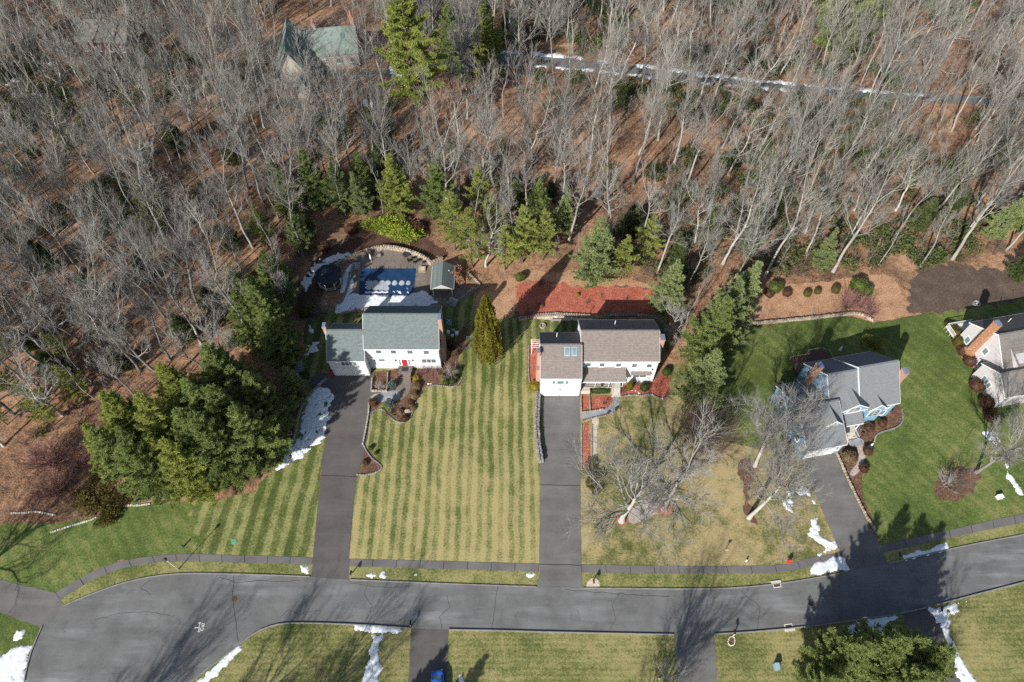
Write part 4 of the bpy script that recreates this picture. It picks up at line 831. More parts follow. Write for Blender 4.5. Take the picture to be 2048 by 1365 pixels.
# steep cross wing with its ridge along y
mb = MB(); mb.extr([(-13.2,0),(-6.0,0),(-6.0,4.2),(-9.6,10.2),(-13.2,4.2)], -10.5, 3.2, 1); mb.build('wall', M['greywood'], wh)
for s, xe in ((-1,-13.2),(1,-6.0)):
    sl_ = 6.0/3.6; xo = xe+s*.4; zo = 4.2-.4*sl_
    MB().extr([(xo,zo+.01),(-9.6,10.21),(-9.6,10.4),(xo,zo+.2)], -11.2, 3.5, 1).build('roof_slope', M['roof_wood'], wh)
MB().extr([(-9.0,0),(-5.6,0),(-5.6,2.6),(-7.3,4.6),(-9.0,2.6)], -15.0, -11.5, 1).build('entry_wall', M['cream'], wh)
for s, xe in ((-1,-9.0),(1,-5.6)):
    MB().extr([(xe+s*.3,2.3),(-7.3,4.65),(-7.3,4.8),(xe+s*.3,2.45)], -15.4, -11.3, 1).build('entry_roof', M['roof_wood'], wh)
wb = wood_house(822, 48, 100, 'second green roofed building half hidden behind the giant pine', 10, 10, 4.0, 8.8, 'greenwall', 'roof_wood')
wr = wood_house(232, 96, -3, 'red house with white trim barely visible through the bare trees at the upper left', 13, 9, 4.8, 7.8, 'barnred', 'roof_tan')

# ============================================================ pool terrace
pl = GP([(722,538),(832,538),(827,591),(718,591)])
zc = .10
PC = [Vector((p.x, p.y)) for p in pl]     # TL TR BR BL
def inpool(s, t): return PC[0].lerp(PC[1], s).lerp(PC[3].lerp(PC[2], s), t)
t_ = NT('blue pool cover'); n_ = t_.noise(.5, 4); M['cover'] = t_.out(t_.ramp(n_, [(.35, c4(.007,.026,.075)), (.65, c4(.014,.050,.12))]), .55, .3)
t_ = NT('ice sheet'); M['ice'] = t_.out(t_.ramp(t_.noise(1.1, 4), [(.35, c4(.28,.30,.33)), (.65, c4(.42,.445,.48))]), .35, .5)
PL = empty('swimming_pool', (inpool(.5,.5).x, inpool(.5,.5).y, 0), 0, 'rectangular swimming pool under a dark blue winter cover with grey ice', 'pool')
po = inpool(.5,.5)
def loc2(p, z): return (p.x-po.x, p.y-po.y, z)
nx, ny = 8, 5
for i in range(nx):
    for j in range(ny):
        m = 4; v = []; f = []
        for a in range(m+1):
            for b in range(m+1):
                s = (i+.012+(a/m)*.976)/nx; t = (j+.012+(b/m)*.976)/ny; sag = math.sin(math.pi*s)*math.sin(math.pi*t)
                v.append(loc2(inpool(s,t), zc-.05*sag+.012*math.sin(math.pi*a/m)*math.sin(math.pi*b/m)))
        for a in range(m):
            for b in range(m): k = a*(m+1)+b; f.append((k, k+m+1, k+m+2, k+1))
        o = bpy.data.objects.new('cover_panel', mesh_of('cover_panel', v, f, M['cover'], True)); link(o, PL)
base = MB(); base.add([loc2(inpool(s,t), zc-.075) for s,t in ((-.02,-.03),(1.02,-.03),(1.02,1.03),(-.02,1.03))], [(0,3,2,1)]); base.build('cover_seam', plain('cover seams', (.006,.025,.09), .6), PL)
mb = MB()
for k in range(9):
    for t0, t1 in ((-.08, 0), (1.0, 1.08)): a, b = inpool((k+.5)/9, t0), inpool((k+.5)/9, t1); mb.bar(loc2(a, zc), loc2(b, zc), .05, .02)
for k in range(5):
    for s0, s1 in ((-.04, 0), (1, 1.04)): a, b = inpool(s0, (k+.5)/5), inpool(s1, (k+.5)/5); mb.bar(loc2(a, zc), loc2(b, zc), .05, .02)
mb.build('anchor_straps', M['dark_metal'], PL, kind='stuff')
def ice(circles, name, mat, z, lab=None):
    """merged round puddles: outline by angle-wise union on a grid"""
    xs = [c[0]-c[2] for c in circles]+[c[0]+c[2] for c in circles]; ys = [c[1]-c[2] for c in circles]+[c[1]+c[2] for c in circles]
    g = .09; X, Y = np.meshgrid(np.arange(min(xs)-g, max(xs)+g, g), np.arange(min(ys)-g, max(ys)+g, g)); m = np.full(X.shape, -9.)
    for cx, cy, r in circles: m = np.maximum(m, r-np.hypot(X-cx, Y-cy))
    cm = (m[:-1,:-1]+m[1:,:-1]+m[:-1,1:]+m[1:,1:]) > 0; Wd = X.shape[1]; q = np.argwhere(cm)
    ids = np.stack([q[:,0]*Wd+q[:,1], q[:,0]*Wd+q[:,1]+1, (q[:,0]+1)*Wd+q[:,1]+1, (q[:,0]+1)*Wd+q[:,1]], 1); u = np.unique(ids); idx = -np.ones(X.size, int); idx[u] = np.arange(len(u)); F = idx[ids]
    V = np.stack([X.ravel()[u], Y.ravel()[u], np.where(m.ravel()[u] > 0, z, z-.03)], 1)
    o = bpy.data.objects.new(name, mesh_tris(name, V, np.concatenate([F[:,[0,1,2]], F[:,[0,2,3]]]), mat)); link(o, PL); return o
def ip(s, t): p = inpool(s, t); return p.x-po.x, p.y-po.y
big = [(*ip(.17+.0,.55),.62),(*ip(.17,.72),.62),(*ip(.28,.55),.66),(*ip(.29,.74),.7),(*ip(.40,.55),.66),(*ip(.40,.74),.68),(*ip(.51,.55),.64),(*ip(.49,.76),.6),(*ip(.22,.64),.7),(*ip(.35,.65),.75),(*ip(.46,.65),.7)]
ice(big, 'ice_sheet', M['ice'], zc+.03)
for s, r in ((.635,.53),(.765,.55),(.885,.46)): ice([(*ip(s,.57),r),(*ip(s,.52),r*.8)], 'ice_sheet', M['ice'], zc+.03)
ice([(*ip(.12+.033*k,.905+.012*math.sin(k*1.9)),.19+.07*math.sin(k*2.3)**2) for k in range(13)], 'snow_rim', M['snow'], zc+.05)
ice([(*ip(.11,.62),.15),(*ip(.11,.72),.14),(*ip(.12,.5),.12),(*ip(.15,.42),.1)], 'snow_rim', M['snow'], zc+.05)
for s, t, r in ((.63,.87,.14),(.74,.90,.26),(.70,.86,.13),(.89,.90,.16),(.87,.75,.1)): ice([(*ip(s,t),r),(*ip(s+.02,t+.03),r*.7)], 'snow_lump', M['snow'], zc+.045)
# curved retaining wall and terrace walls
stones('retaining_wall', [(672,536),(700,520),(735,506),(768,498),(800,502),(830,511),(850,520),(862,530)], .55, 1.25, .5, M['stone_tan'], 'curved tan block retaining wall behind the pool', 'wall', course=4)
stones('retaining_wall', [(862,530),(885,520)], .6, .9, .5, M['stone_tan'], 'short tan wall running to the back of the pool house', 'wall', course=3)
stones('retaining_wall', [(706,534),(700,560),(690,592),(680,608)], .5, .5, .5, M['stone_grey'], 'low dark wall at the left end of the pool', 'wall', course=2)
stones('retaining_wall', [(680,630),(700,625),(740,620),(800,617)], .4, .6, .45, M['stone_tan'], 'low garden wall in the snow behind the left house', 'wall', course=2)
stones('retaining_wall', [(893,610),(915,604),(935,590),(947,578)], .45, .6, .5, M['stone_grey'], 'dark curved wall right of the left house', 'wall', course=2)
stones('stone_edging', [(935,545),(950,560),(962,572),(950,578)], .4, .4, .45, M['stone_tan'], 'tan stones edging the terrace right of the pool house', 'wall', course=1)
def terrace_steps(px, py, w, n, label, mat='stone_pale', rot=0, rise=.16, tread=.38):
    p = G(px, py); r = empty('garden_steps', p, R(rot), label, 'steps')
    for k in range(n): MB().box(-w/2, k*tread, 0, w/2, (k+1)*tread-.004, rise*(k+1)).build('step', M[mat], r)
    return r
terrace_steps(844, 546, 1.4, 4, 'four grey steps beside the pool house', 'stone_tan', tread=.3)
terrace_steps(712, 541, 1.6, 4, 'shaded grey steps at the left end of the pool', 'stone_grey')
terrace_steps(902, 612, 1.7, 4, 'grey steps down from the terrace behind the left house', 'bluestone', -25)
terrace_steps(1713, 893, 2.1, 3, 'grey steps below the blue house landing', 'bluestone', 11)
terrace_steps(600, 745, 1.5, 6, 'grey garden steps climbing left of the left garage', 'bluestone', 160, .1, .55).rotation_euler = (0,0,R(18))
# pool house
PH = empty('pool_house', (*G(866, 592).xy, 0), 0, 'small grey pool house with a white gabled porch beside the pool', 'shed')
pw, pd = 4.0, 5.6
MB().box(0, 1.6, 0, pw, pd, 2.35).build('wall', M['sage'], PH)
MB().extr([(0,2.35),(pw,2.35),(pw/2,3.55)], .02, pd, 1).build('gable', M['sage'], PH)
for s in (-1, 1):
    xe = 0 if s < 0 else pw; sl_ = 1.2/(pw/2); xo = xe+s*.25; zo = 2.35-.25*sl_
    MB().extr([(xo,zo+.01),(pw/2,3.56),(pw/2,3.7),(xo,zo+.15)], -.2, pd+.2, 1).build('roof_slope', M['roof_green'], PH)
    MB().extr([(xo,zo-.08),(pw/2,3.47),(pw/2,3.68),(xo,zo+.13)], -.26, -.203, 1).build('rake_board', M['cream'], PH)
    MB().box(min(xo, xo+s*.06), -.2, zo-.05, max(xo, xo+s*.06), pd+.2, zo+.12).build('gutter', M['trim'], PH)
    MB().box(pw/2+s*1.85-.08, .05, 0, pw/2+s*1.85+.08, .21, 2.34).build('porch_post', M['trim'], PH)
MB().box(0, -.01, 2.2, pw, .015, 2.36).build('porch_beam', M['cream'], PH); MB().box(.2, 1.2, 0, pw-.2, 1.59, .95).build('counter', M['stone_grey'], PH)
pipe(PH, 3.2, 3.9, 2.6, 3.2, .08)
# gazebo with an eight sided double roof
GZ = empty('gazebo', (*G(662, 566).xy, 0), R(10), 'dark roofed octagonal gazebo with white lattice left of the pool', 'gazebo')
def octr(r, z): return [(r*math.cos(math.pi/8+k*math.pi/4), r*math.sin(math.pi/8+k*math.pi/4), z) for k in range(8)]
def hip(r0, z0, r1, z1, name):
    a, b = octr(r0, z0), octr(r1, z1)
    for k in range(8): MB().add([a[k], a[(k+1) % 8], b[(k+1) % 8], b[k], (a[k][0],a[k][1],a[k][2]-.1), (a[(k+1)%8][0],a[(k+1)%8][1],a[(k+1)%8][2]-.1)], [(0,1,2,3),(0,4,5,1)]).build(name, M['roof_dark'], GZ)
hip(2.75, 2.7, .95, 3.55, 'roof_panel'); hip(1.15, 3.75, .02, 4.4, 'cupola_panel'); MB().cyl((0,0), .9, 3.5, 3.78, 8).build('cupola_base', M['trim'], GZ)
for k, p in enumerate(octr(2.3, 0)):
    MB().box(p[0]-.07, p[1]-.07, 0, p[0]+.07, p[1]+.07, 2.65).build('post', M['trim'], GZ)
    q = octr(2.3, 0)[(k+1) % 8]
    if k != 6: MB().bar((p[0],p[1],.85),(q[0],q[1],.85),.06,.06).bar((p[0],p[1],.2),(q[0],q[1],.2),.05,.05).build('rail', M['trim'], GZ)
    mb = MB()
    for j in range(1, 7): a = Vector(p).lerp(Vector(q), j/7); mb.bar((a.x,a.y,.2),(a.x,a.y,.83),.03,.03,(0,1,0))
    for j in range(5):
        a = Vector(p).lerp(Vector(q), j/5); b = Vector(p).lerp(Vector(q), (j+1)/5); mb.bar((a.x,a.y,2.2),(b.x,b.y,2.6),.05,.04); mb.bar((a.x,a.y,2.6),(b.x,b.y,2.2),.05,.04)
    mb.build('lattice', M['trim'], GZ, kind='stuff')
MB().prism([(p[0],p[1]) for p in octr(2.5,0)], .05, .2).build('floor', M['deck'], GZ)

# ============================================================ small things
def prop(name, px, py, label, cat, rz=0, z=0, group=None): p = G(px, py, z); return empty(name, (p.x, p.y, z), R(rz), label, cat, group)
# street lamp
LP = prop('street_lamp', 357, 1139, 'thin pale lamp post with a dark head on the curved verge', 'street lamp')
MB().tube([(0,0,0),(0,0,.6),(0,0,4.6)], [.11,.075,.055], 10).build('pole', M['stone_pale'], LP, True); MB().cyl((0,0), .17, 0, .08, 12).build('base', M['grey_metal'], LP)
MB().cyl((0,0), .13, 4.6, 4.72, 10).cyl((0,0), .16, 4.721, 5.05, 8, .24).build('lantern', M['glass_pale'], LP); MB().cyl((0,0), .30, 5.051, 5.28, 8, .05).build('cap', M['dark_metal'], LP)
# mailboxes
def mailbox(px, py, rz, label, post='wood', box='black', z=.0):
    r = prop('mailbox', px, py, label, 'mailbox', rz)
    MB().box(-.06,-.06,0,.06,.06,1.15).box(-.05,-.55,.98,.05,-.061,1.08).build('post', M[post], r)
    mb = MB(); n = 8; pr = [(-.12,1.09),(.12,1.09)] + [(.12*math.cos(math.pi*k/n), 1.27+.12*math.sin(math.pi*k/n)) for k in range(n+1)]
    mb.extr(pr, -.62, .02, 1); b = mb.build('box', M[box], r); MB().extr([(a*1.03, 1.09+(c-1.09)*1.03) for a, c in pr], -.65, -.621, 1).build('lid', M[box], b); MB().box(.125,-.2,1.2,.14,-.16,1.45).build('flag', M['red'], b); return r
mailbox(705, 1146, 0, 'dark mailbox on the verge right of the dark driveway', 'dark_metal')
mailbox(1186, 1163, 0, 'mailbox on a pale stone pad right of the centre driveway')
mailbox(822, 1254, 180, 'mailbox beside the drive of the blue car', 'wood')
mailbox(1466, 1272, 180, 'mailbox in a ring of white stones below the street', 'trim', 'black')
mailbox(1876, 1226, 160, 'shaded mailbox beside the snow edge at the bottom right', 'wood')
mailbox(1792, 1110, 0, 'mailbox in pine shade left of the right snow bank', 'wood')
sheet('stone_pad', [(1172,1175),(1200,1175),(1199,1164),(1190,1157),(1182,1157),(1174,1166)], Z_L+.03, M['gravel'], 'fan shaped stone pad under the mailbox', 'pad', .03, .3)
stones('stone_ring', [(1456,1284),(1458,1276),(1464,1273),(1470,1277),(1469,1288),(1463,1293),(1457,1290),(1456,1284)], .16, .18, .22, M['stone_pale'], 'ring of white stones round the mailbox below the street', 'stones', course=1)
sheet('mulch_bed', [(1457,1284),(1459,1277),(1464,1275),(1469,1279),(1468,1287),(1463,1291),(1458,1289)], Z_L+.02, M['mulch_brown'], 'round mulch spot inside the ring of white stones', 'bed', 0)
# hydrant, markers, covers
def hydrant(px, py, mat, label, s=1.0):
    r = prop('fire_hydrant', px, py, label, 'hydrant'); MB().cyl((0,0), .2*s, 0, .08*s, 12).cyl((0,0), .13*s, .081*s, .6*s, 12).build('barrel', M[mat], r); MB().cyl((0,0), .18*s, .601*s, .66*s, 12).cyl((0,0), .15*s, .661*s, .82*s, 12, .05*s).build('bonnet', M[mat], r)
    MB().tube([(-.28*s,0,.45*s),(.28*s,0,.45*s)], [.07*s,.07*s], 8).build('nozzle', M[mat], r); MB().tube([(0,0,.42*s),(0,-.26*s,.42*s)], [.09*s,.09*s], 8).build('nozzle', M[mat], r); return r
hydrant(1577, 1125, 'red', 'bright red fire hydrant beside the bending sidewalk', 1.35)
r = prop('marker_post', 1492, 1123, 'small white marker post on the straw lawn', 'post'); MB().cyl((0,0), .12, 0, .55, 10).cyl((0,0), .14, .551, .62, 10, .03).build('post', M['plastic_white'], r)
r = prop('lawn_ornament', 1449, 1106, 'small pinkish ornament on the straw lawn above the sidewalk', 'ornament'); MB().tube([(0,0,0),(0,0,1.2)], [.05,.04], 8).build('stake', M['wood'], r); MB().box(-.22,-.05,1.2,.22,.05,1.5).build('panel', plain('pink panel', (.55,.33,.28)), r)
r = prop('utility_pedestal', 367, 1094, 'dark green utility post on the left lawn', 'pedestal'); MB().cyl((0,0), .13, 0, .75, 8).build('body', M['dk_green'], r); MB().cyl((0,0), .16, .751, .9, 8, .1).build('cap', M['dk_green'], r)
def cover(px, py, rad, mat, ring, label, z, name='manhole_cover'):
    r = prop(name, px, py, label, 'cover'); MB().cyl((0,0), rad, 0, z, 24).build('rim', M[ring], r); MB().cyl((0,0), rad*.82, z, z+.008, 24).build('lid', M[mat], r)
    mb = MB()
    for k in range(-3, 4): mb.box(-rad*.6, k*rad*.18-.015, z+.0085, rad*.6, k*rad*.18+.015, z+.016)
    mb.build('ribs', M[mat], r, kind='stuff')
cover(469, 1198, .40, 'rust', 'joint', 'rusty manhole cover in the street bulb', Z_R+.01)
cover(1621, 1208, .36, 'rust', 'joint', 'rusty manhole cover at the edge of the pine shadow', Z_R+.01)
cover(468, 1084, .45, 'green_plastic', 'green_plastic', 'round green septic lid in the striped left lawn', .06, 'septic_lid')
def basin(px, py, rz, label):
    r = prop('catch_basin', px, py, label, 'drain', rz); MB().box(-.75,-.1,0,.75,.28,.2).build('hood', M['stone_pale'], r)
    MB().box(-.62,-.75,0,.62,-.62,Z_R+.02).box(-.62,-.62,0,-.5,-.101,Z_R+.02).box(.5,-.62,0,.62,-.101,Z_R+.02).build('rim', M['stone_pale'], r); MB().box(-.499,-.619,0,.499,-.101,Z_R+.006).build('pit', M['black'], r)
    for k in range(8): MB().box(-.49+k*.126,-.618,Z_R+.008,-.43+k*.126,-.102,Z_R+.03).build('bar', M['rust'], r)
basin(1552, 1166, 8, 'storm drain in the upper kerb with a rusty grate'); basin(1579, 1259, 188, 'storm drain in the lower kerb beside the big pine')
def cabinet(px, py, mat, label, w=.9, d=.7, h=.7, rz=0):
    r = prop('utility_cabinet', px, py, label, 'cabinet', rz); MB().box(-w/2-.1,-d/2-.1,0,w/2+.1,d/2+.1,.08).build('pad', M['kerb'], r); MB().box(-w/2,-d/2,.081,w/2,d/2,h).build('body', M[mat], r); MB().extr([(-d/2-.04,h+.001),(d/2+.04,h+.001),(d/2+.04,h+.14),(-d/2-.04,h+.06)], -w/2-.04, w/2+.04, 0).build('lid', M[mat], r)
    MB().box(-.06,-d/2-.03,h*.45,.06,-d/2-.001,h*.6).build('handle', M['dark_metal'], r)
cabinet(1997, 996, 'plastic_white', 'pale utility cabinet on the green lawn at the right', .9, .6, .6, 12); cabinet(1551, 1335, 'bluegrey', 'blue grey utility box at the bottom beside the big pine', .55, .8, .9)
# sprayed mark on the street: a tee with arrow ends and letters
mk = prop('road_marking', 399, 1253, 'white sprayed utility mark with letters on the street bulb', 'marking'); zz = Z_R+.004
def wpt(cx, cy): q = G(350+cx/15.17, 1200+cy/15.17); return (q.x-mk.location.x, q.y-mk.location.y, zz)
def stroke(pts, w):
    P = [Vector(wpt(*p)[:2]) for p in pts]; mb = MB()
    for a, b in zip(P, P[1:]):
        d = (b-a).normalized(); n = Vector((-d.y, d.x))*w/2; e = d*w*.3; q = [a-e-n, b+e-n, b+e+n, a-e+n]; mb.add([(p.x, p.y, zz+.004*0+.0006*len(mb.f)) for p in q], [(0,1,2,3)])
    return mb
stroke([(720,960),(735,880),(745,780),(770,690)], .09).build('stroke', M['paint'], mk); stroke([(735,850),(610,855)], .16).build('stroke', M['paint'], mk); stroke([(725,715),(765,690)], .12).build('stroke', M['paint'], mk); stroke([(705,960),(745,965)], .18).build('stroke', M['paint'], mk)
stroke([(785,860),(775,905),(800,935),(840,930),(862,890),(855,850)], .09).build('letter_c', M['paint'], mk); stroke([(800,830),(880,800)], .08).build('letter_i', M['paint'], mk)
stroke([(880,715),(895,745),(870,780),(825,785),(808,750),(822,720),(850,715),(855,745)], .08).build('letter_g', M['paint'], mk)
# blue car
CAR = empty('parked_car', (G(879, 1343, 0).x, G(879, 1343, .6).y-2.15, Z_D), R(8), 'blue sedan parked on the dark driveway at the bottom edge', 'car')
def loft(secs, mat, name, parent, smooth=True):
    v = []; f = []; n = len(secs[0])
    for s in secs: v += s
    for i in range(len(secs)-1):
        for k in range(n-1): f.append((i*n+k, i*n+k+1, (i+1)*n+k+1, (i+1)*n+k))
    f.append(tuple(range(n-1,-1,-1))); f.append(tuple(range((len(secs)-1)*n, len(secs)*n)))
    o = bpy.data.objects.new(name, mesh_of(name, v, f, mat, smooth)); link(o, parent); return o
def sec(y, hw, z0, z1, tuck=.93): return [(-hw*.96,y,z0),(-hw,y,z0+.12),(-hw,y,z1-.18),(-hw*tuck,y,z1-.05),(-hw*.75,y,z1),(0,y,z1+.03),(hw*.75,y,z1),(hw*tuck,y,z1-.05),(hw,y,z1-.18),(hw,y,z0+.12),(hw*.96,y,z0)]
body = loft([sec(2.28,.62,.38,.70),sec(2.2,.78,.28,.92),sec(1.9,.87,.22,1.0),sec(1.3,.9,.2,1.02),sec(0,.91,.2,.98),sec(-1.2,.91,.2,.98),sec(-1.7,.9,.22,.92),sec(-2.2,.82,.28,.8),sec(-2.36,.62,.38,.62)], M['carblue'], 'body', CAR)
cab = lambda y, hw, z: [(-hw,y,.95),(-hw*.97,y,z-.12),(-hw*.82,y,z-.02),(0,y,z),(hw*.82,y,z-.02),(hw*.97,y,z-.12),(hw,y,.95)]
loft([cab(1.55,.72,1.0),cab(.95,.70,1.40),cab(.2,.68,1.46),cab(-.45,.67,1.42),cab(-1.15,.72,1.0)], M['carblue'], 'cabin', CAR)
MB().add([(-.60,1.60,1.02),(.60,1.60,1.02),(.52,1.0,1.415),(-.52,1.0,1.415)], [(0,1,2,3)]).build('rear_window', M['glass_pale'], CAR)
MB().add([(-.60,-1.14,1.035),(.60,-1.14,1.035),(.54,-.52,1.425),(-.54,-.52,1.425)], [(0,3,2,1)]).build('windscreen', M['glass'], CAR)
for s in (-1, 1):
    MB().add([(s*.735,1.3,1.02),(s*.715,.9,1.30),(s*.70,-.35,1.33),(s*.745,-.95,1.02)], [(0,1,2,3)]).build('side_window', M['glass'], CAR)
    MB().box(s*.88-.06,-.85,.92,s*.88+.1*s+.06,-.68,1.05).build('mirror', M['carblue'], CAR); MB().box(s*.68-.14,2.19,.70,s*.68+.14,2.285,.86).build('tail_light', M['red'], CAR); MB().box(s*.66-.15,-2.36,.58,s*.66+.15,-2.2,.70).build('headlight', M['plastic_white'], CAR)
    for yy in (1.35,-1.4):
        mw = Matrix.Translation((s*.84, yy, .33)) @ Matrix.Rotation(R(90), 4, 'Y'); w = MB(mw).cyl((0,0), .33, -.11, .11, 20).build('wheel', M['tyre'], CAR); MB(mw).cyl((0,0), .21, -.115, .115, 12).build('rim', M['grey_metal'], w)
# fire pits, benches, terrace furniture
def fire_pit(px, py, label, mat='stone_tan', rad=.62):
    r = prop('fire_pit', px, py, label, 'fire pit'); n = 12
    for k in range(n):
        a0, a1 = 2*math.pi*(k+.04)/n, 2*math.pi*(k+.96)/n; q = [(rad*math.cos(a0),rad*math.sin(a0)),(rad*math.cos(a1),rad*math.sin(a1)),(rad*.66*math.cos(a1),rad*.66*math.sin(a1)),(rad*.66*math.cos(a0),rad*.66*math.sin(a0))]
        MB().prism(q, 0, .38+random.uniform(-.02,.02)).build('block', M[mat], r)
    MB().cyl((0,0), rad*.64, .0, .1, 14).build('ash_bed', M['black'], r); MB().cyl((.05,.05), rad*.25, .1, .2, 8).build('ash_heap', M['stone_pale'], r)
fire_pit(1085, 653, 'round tan fire pit on the lawn behind the centre garage'); fire_pit(1952, 609, 'round grey fire pit behind the grey house', 'stone_grey', .75)
def bench(px, py, rz, label, w=1.7):
    r = prop('garden_bench', px, py, label, 'bench', rz)
    for k in range(3): MB().box(-w/2, -.22+k*.15, .42, w/2, -.10+k*.15, .46).build('seat_slat', M['greywood'], r)
    for sx in (-1, 1): MB().box(sx*w*.4-.05,-.2,0,sx*w*.4+.05,.2,.419).build('leg', M['greywood'], r)
bench(1113, 643, 0, 'grey slatted bench on the lawn behind the centre house', 2.2); bench(1131, 643, -4, 'second grey bench in the shadow behind the centre house', 1.6)
def chair(px, py, rz, label, mat='black', group=None, zoff=0):
    r = prop('garden_chair', px, py, label, 'chair', rz, 0, group); r.location.z = zoff
    MB().box(-.27,-.27,.40,.27,.27,.45).build('seat', M[mat], r); MB().extr([(.22,.45),(.27,.45),(.37,1.0),(.32,1.0)], -.27, .27, 0).build('backrest', M[mat], r)
    for sx in (-1, 1):
        for sy in (-1, 1): MB().box(sx*.24-.025, sy*.24-.025, 0, sx*.24+.025, sy*.24+.025, .399).build('leg', M[mat], r)
        MB().box(sx*.27-.03,-.25,.6,sx*.27+.03,.24,.64).build('armrest', M[mat], r)
tb = prop('patio_table', 813, 513, 'round dark patio table by the curved wall', 'table'); MB().cyl((0,0), .75, .70, .74, 24).build('table_top', M['dark_metal'], tb); MB().cyl((0,0), .05, .05, .70, 8).build('pedestal', M['dark_metal'], tb); MB().cyl((0,0), .35, 0, .05, 12).build('foot', M['dark_metal'], tb)
for px, py, rz, lb in ((828,518,200,'dark patio chair nearest the round patio table'),(819,524,90,'dark patio chair left of the loose group by the pool steps'),(830,527,150,'dark patio chair in the middle of the loose group by the pool steps'),(840,522,220,'dark patio chair against the curved wall'),(848,527,250,'dark patio chair at the right end by the pool steps')): chair(px, py, rz, lb)
um = prop('closed_umbrella', 743, 524, 'closed white patio umbrella behind the pool', 'umbrella'); MB().tube([(0,0,0),(0,0,2.5)], [.03,.03], 8).build('pole', M['trim'], um); MB().tube([(0,0,.95),(0,0,1.3),(0,0,2.0),(0,0,2.45)], [.16,.19,.12,.03], 8).build('canopy', M['plastic_white'], um); MB().cyl((0,0), .28, 0, .1, 12).build('foot', M['stone_grey'], um)
tb = prop('side_table', 757, 514, 'grey slab table by the closed umbrella', 'table'); MB().box(-.55,-.4,.5,.55,.4,.56).build('table_top', M['stone_grey'], tb)
for sx in (-1,1):
    for sy in (-1,1): MB().box(sx*.5-.03,sy*.35-.03,0,sx*.5+.03,sy*.35+.03,.499).build('leg', M['dark_metal'], tb)
fb = prop('planter_pot', 860, 588, 'green pot at the corner of the pool house', 'pot'); MB().cyl((0,0), .25, 0, .5, 12, .34).build('pot', M['dk_green'], fb); MB().cyl((0,0), .3, .501, .53, 12).build('soil', M['mulch_brown'], fb)
# condenser and bins beside the left house
ac = prop('air_conditioner', 899, 648, 'grey air conditioner with a round fan beside the left house', 'air conditioner'); MB().box(-.42,-.42,0,.42,.42,.95).build('case', M['bluegrey'], ac); MB().cyl((0,0), .36, .951, .98, 20).build('fan_grille', M['dark_metal'], ac); MB().cyl((0,0), .12, .981, 1.0, 12).build('fan_hub', M['plastic_white'], ac)
for px, py, w, m, lb in ((897,667,.5,'plastic_white','white bin beside the left house, nearest the wall'),(907,664,.5,'grey_metal','grey bin beside the left house'),(914,669,.55,'plastic_white','white box on the lawn edge beside the left house'),(905,674,.4,'plastic_white','small white tub in front of the bins')):
    b = prop('storage_bin', px, py, lb, 'bin', random.uniform(-20,20)); MB().box(-w/2,-w/2,0,w/2,w/2,.6).build('body', M[m], b); MB().box(-w/2-.03,-w/2-.03,.601,w/2+.03,w/2+.03,.66).build('lid', M[m], b)
wb_ = prop('wheeled_bin', 664, 752, 'dark red wheeled bin by the left garage', 'bin', 10); MB().extr([(-.3,.12),(.3,.12),(.36,1.0),(-.36,1.0)], -.3, .3, 0).build('body', M['doorred'], wb_); MB().box(-.32,-.4,1.001,.32,.4,1.07).build('lid', M['doorred'], wb_)
# fence and gate right of the left house
fn = prop('wire_fence', 934, 681, 'short wire fence with a gate right of the left house', 'fence')
for k in range(4): MB().cyl((k*.75,0), .035, 0, 1.25, 8).build('post', M['grey_metal'], fn)
MB().bar((0,0,1.22),(2.25,0,1.22),.04,.04).bar((0,0,.1),(2.25,0,.1),.03,.03).build('rail', M['grey_metal'], fn); mb = MB()
for k in range(1, 23): mb.bar((k*.1,0,.1),(k*.1,0,1.2),.008,.008,(0,1,0))
mb.build('mesh', M['grey_metal'], fn, kind='stuff')
# white arbour by the centre garage
ar = prop('garden_arbour', 1072, 702, 'white trellis arbour beside the centre garage chimney', 'arbour')
for sx in (-.85,.85):
    for sy in (-.75,.75): MB().box(sx-.05,sy-.05,0,sx+.05,sy+.05,2.3).build('post', M['trim'], ar)
for sx in (-.85,.85): MB().box(sx-.06,-1.0,2.301,sx+.06,1.0,2.42).build('beam', M['trim'], ar)
for k in range(5): MB().box(-1.05,-.9+k*.42,2.421,1.05,-.84+k*.42,2.5).build('slat', M['trim'], ar)
# walls and edging
stones('stone_wall', [(1077,786),(1075,815),(1073,850),(1076,890),(1082,925)], .95, .95, .42, M['stone_grey'], 'dry stone retaining wall along the left of the centre driveway', 'wall', course=3)
stones('stone_wall', [(1036,640),(1060,636),(1080,632),(1110,631),(1150,633),(1178,634)], .75, .5, .42, M['stone_tan'], 'low pale stone wall below the red mulch bed', 'wall', course=2)
stones('stone_wall', [(1205,634),(1240,632),(1290,633),(1320,640),(1335,655),(1328,665)], .6, .45, .45, M['stone_grey'], 'shaded rough stone wall behind the centre house', 'wall', course=1)
stones('stone_wall', [(1478,652),(1530,647),(1600,640),(1660,634),(1705,628),(1728,632),(1745,643)], .55, .6, .45, M['stone_tan'], 'low curved stone wall along the right back lawn', 'wall', course=2)
stones('stone_wall', [(655,758),(640,770),(622,790),(604,810),(596,840),(590,880),(570,910)], .4, .6, .45, M['stone_grey'], 'dark block wall curving left of the left drive head', 'wall', course=2)
stones('stone_wall', [(738,806),(737,830),(732,860),(726,888)], .35, .35, .45, M['greywood'], 'pale timber edge along the right of the dark driveway', 'edging', course=1)
stones('stone_edging', [(845,780),(860,771),(885,772),(905,775),(917,770),(924,758)], .22, .2, .3, M['stone_grey'], 'stone edging of the brown bed below the left house', 'edging', course=1)
stones('stone_edging', [(739,832),(752,820),(765,818),(775,830),(788,842),(803,847),(818,842),(826,826),(832,806)], .22, .2, .3, M['stone_grey'], 'looping stone edging round the boulder bed', 'edging', course=1)
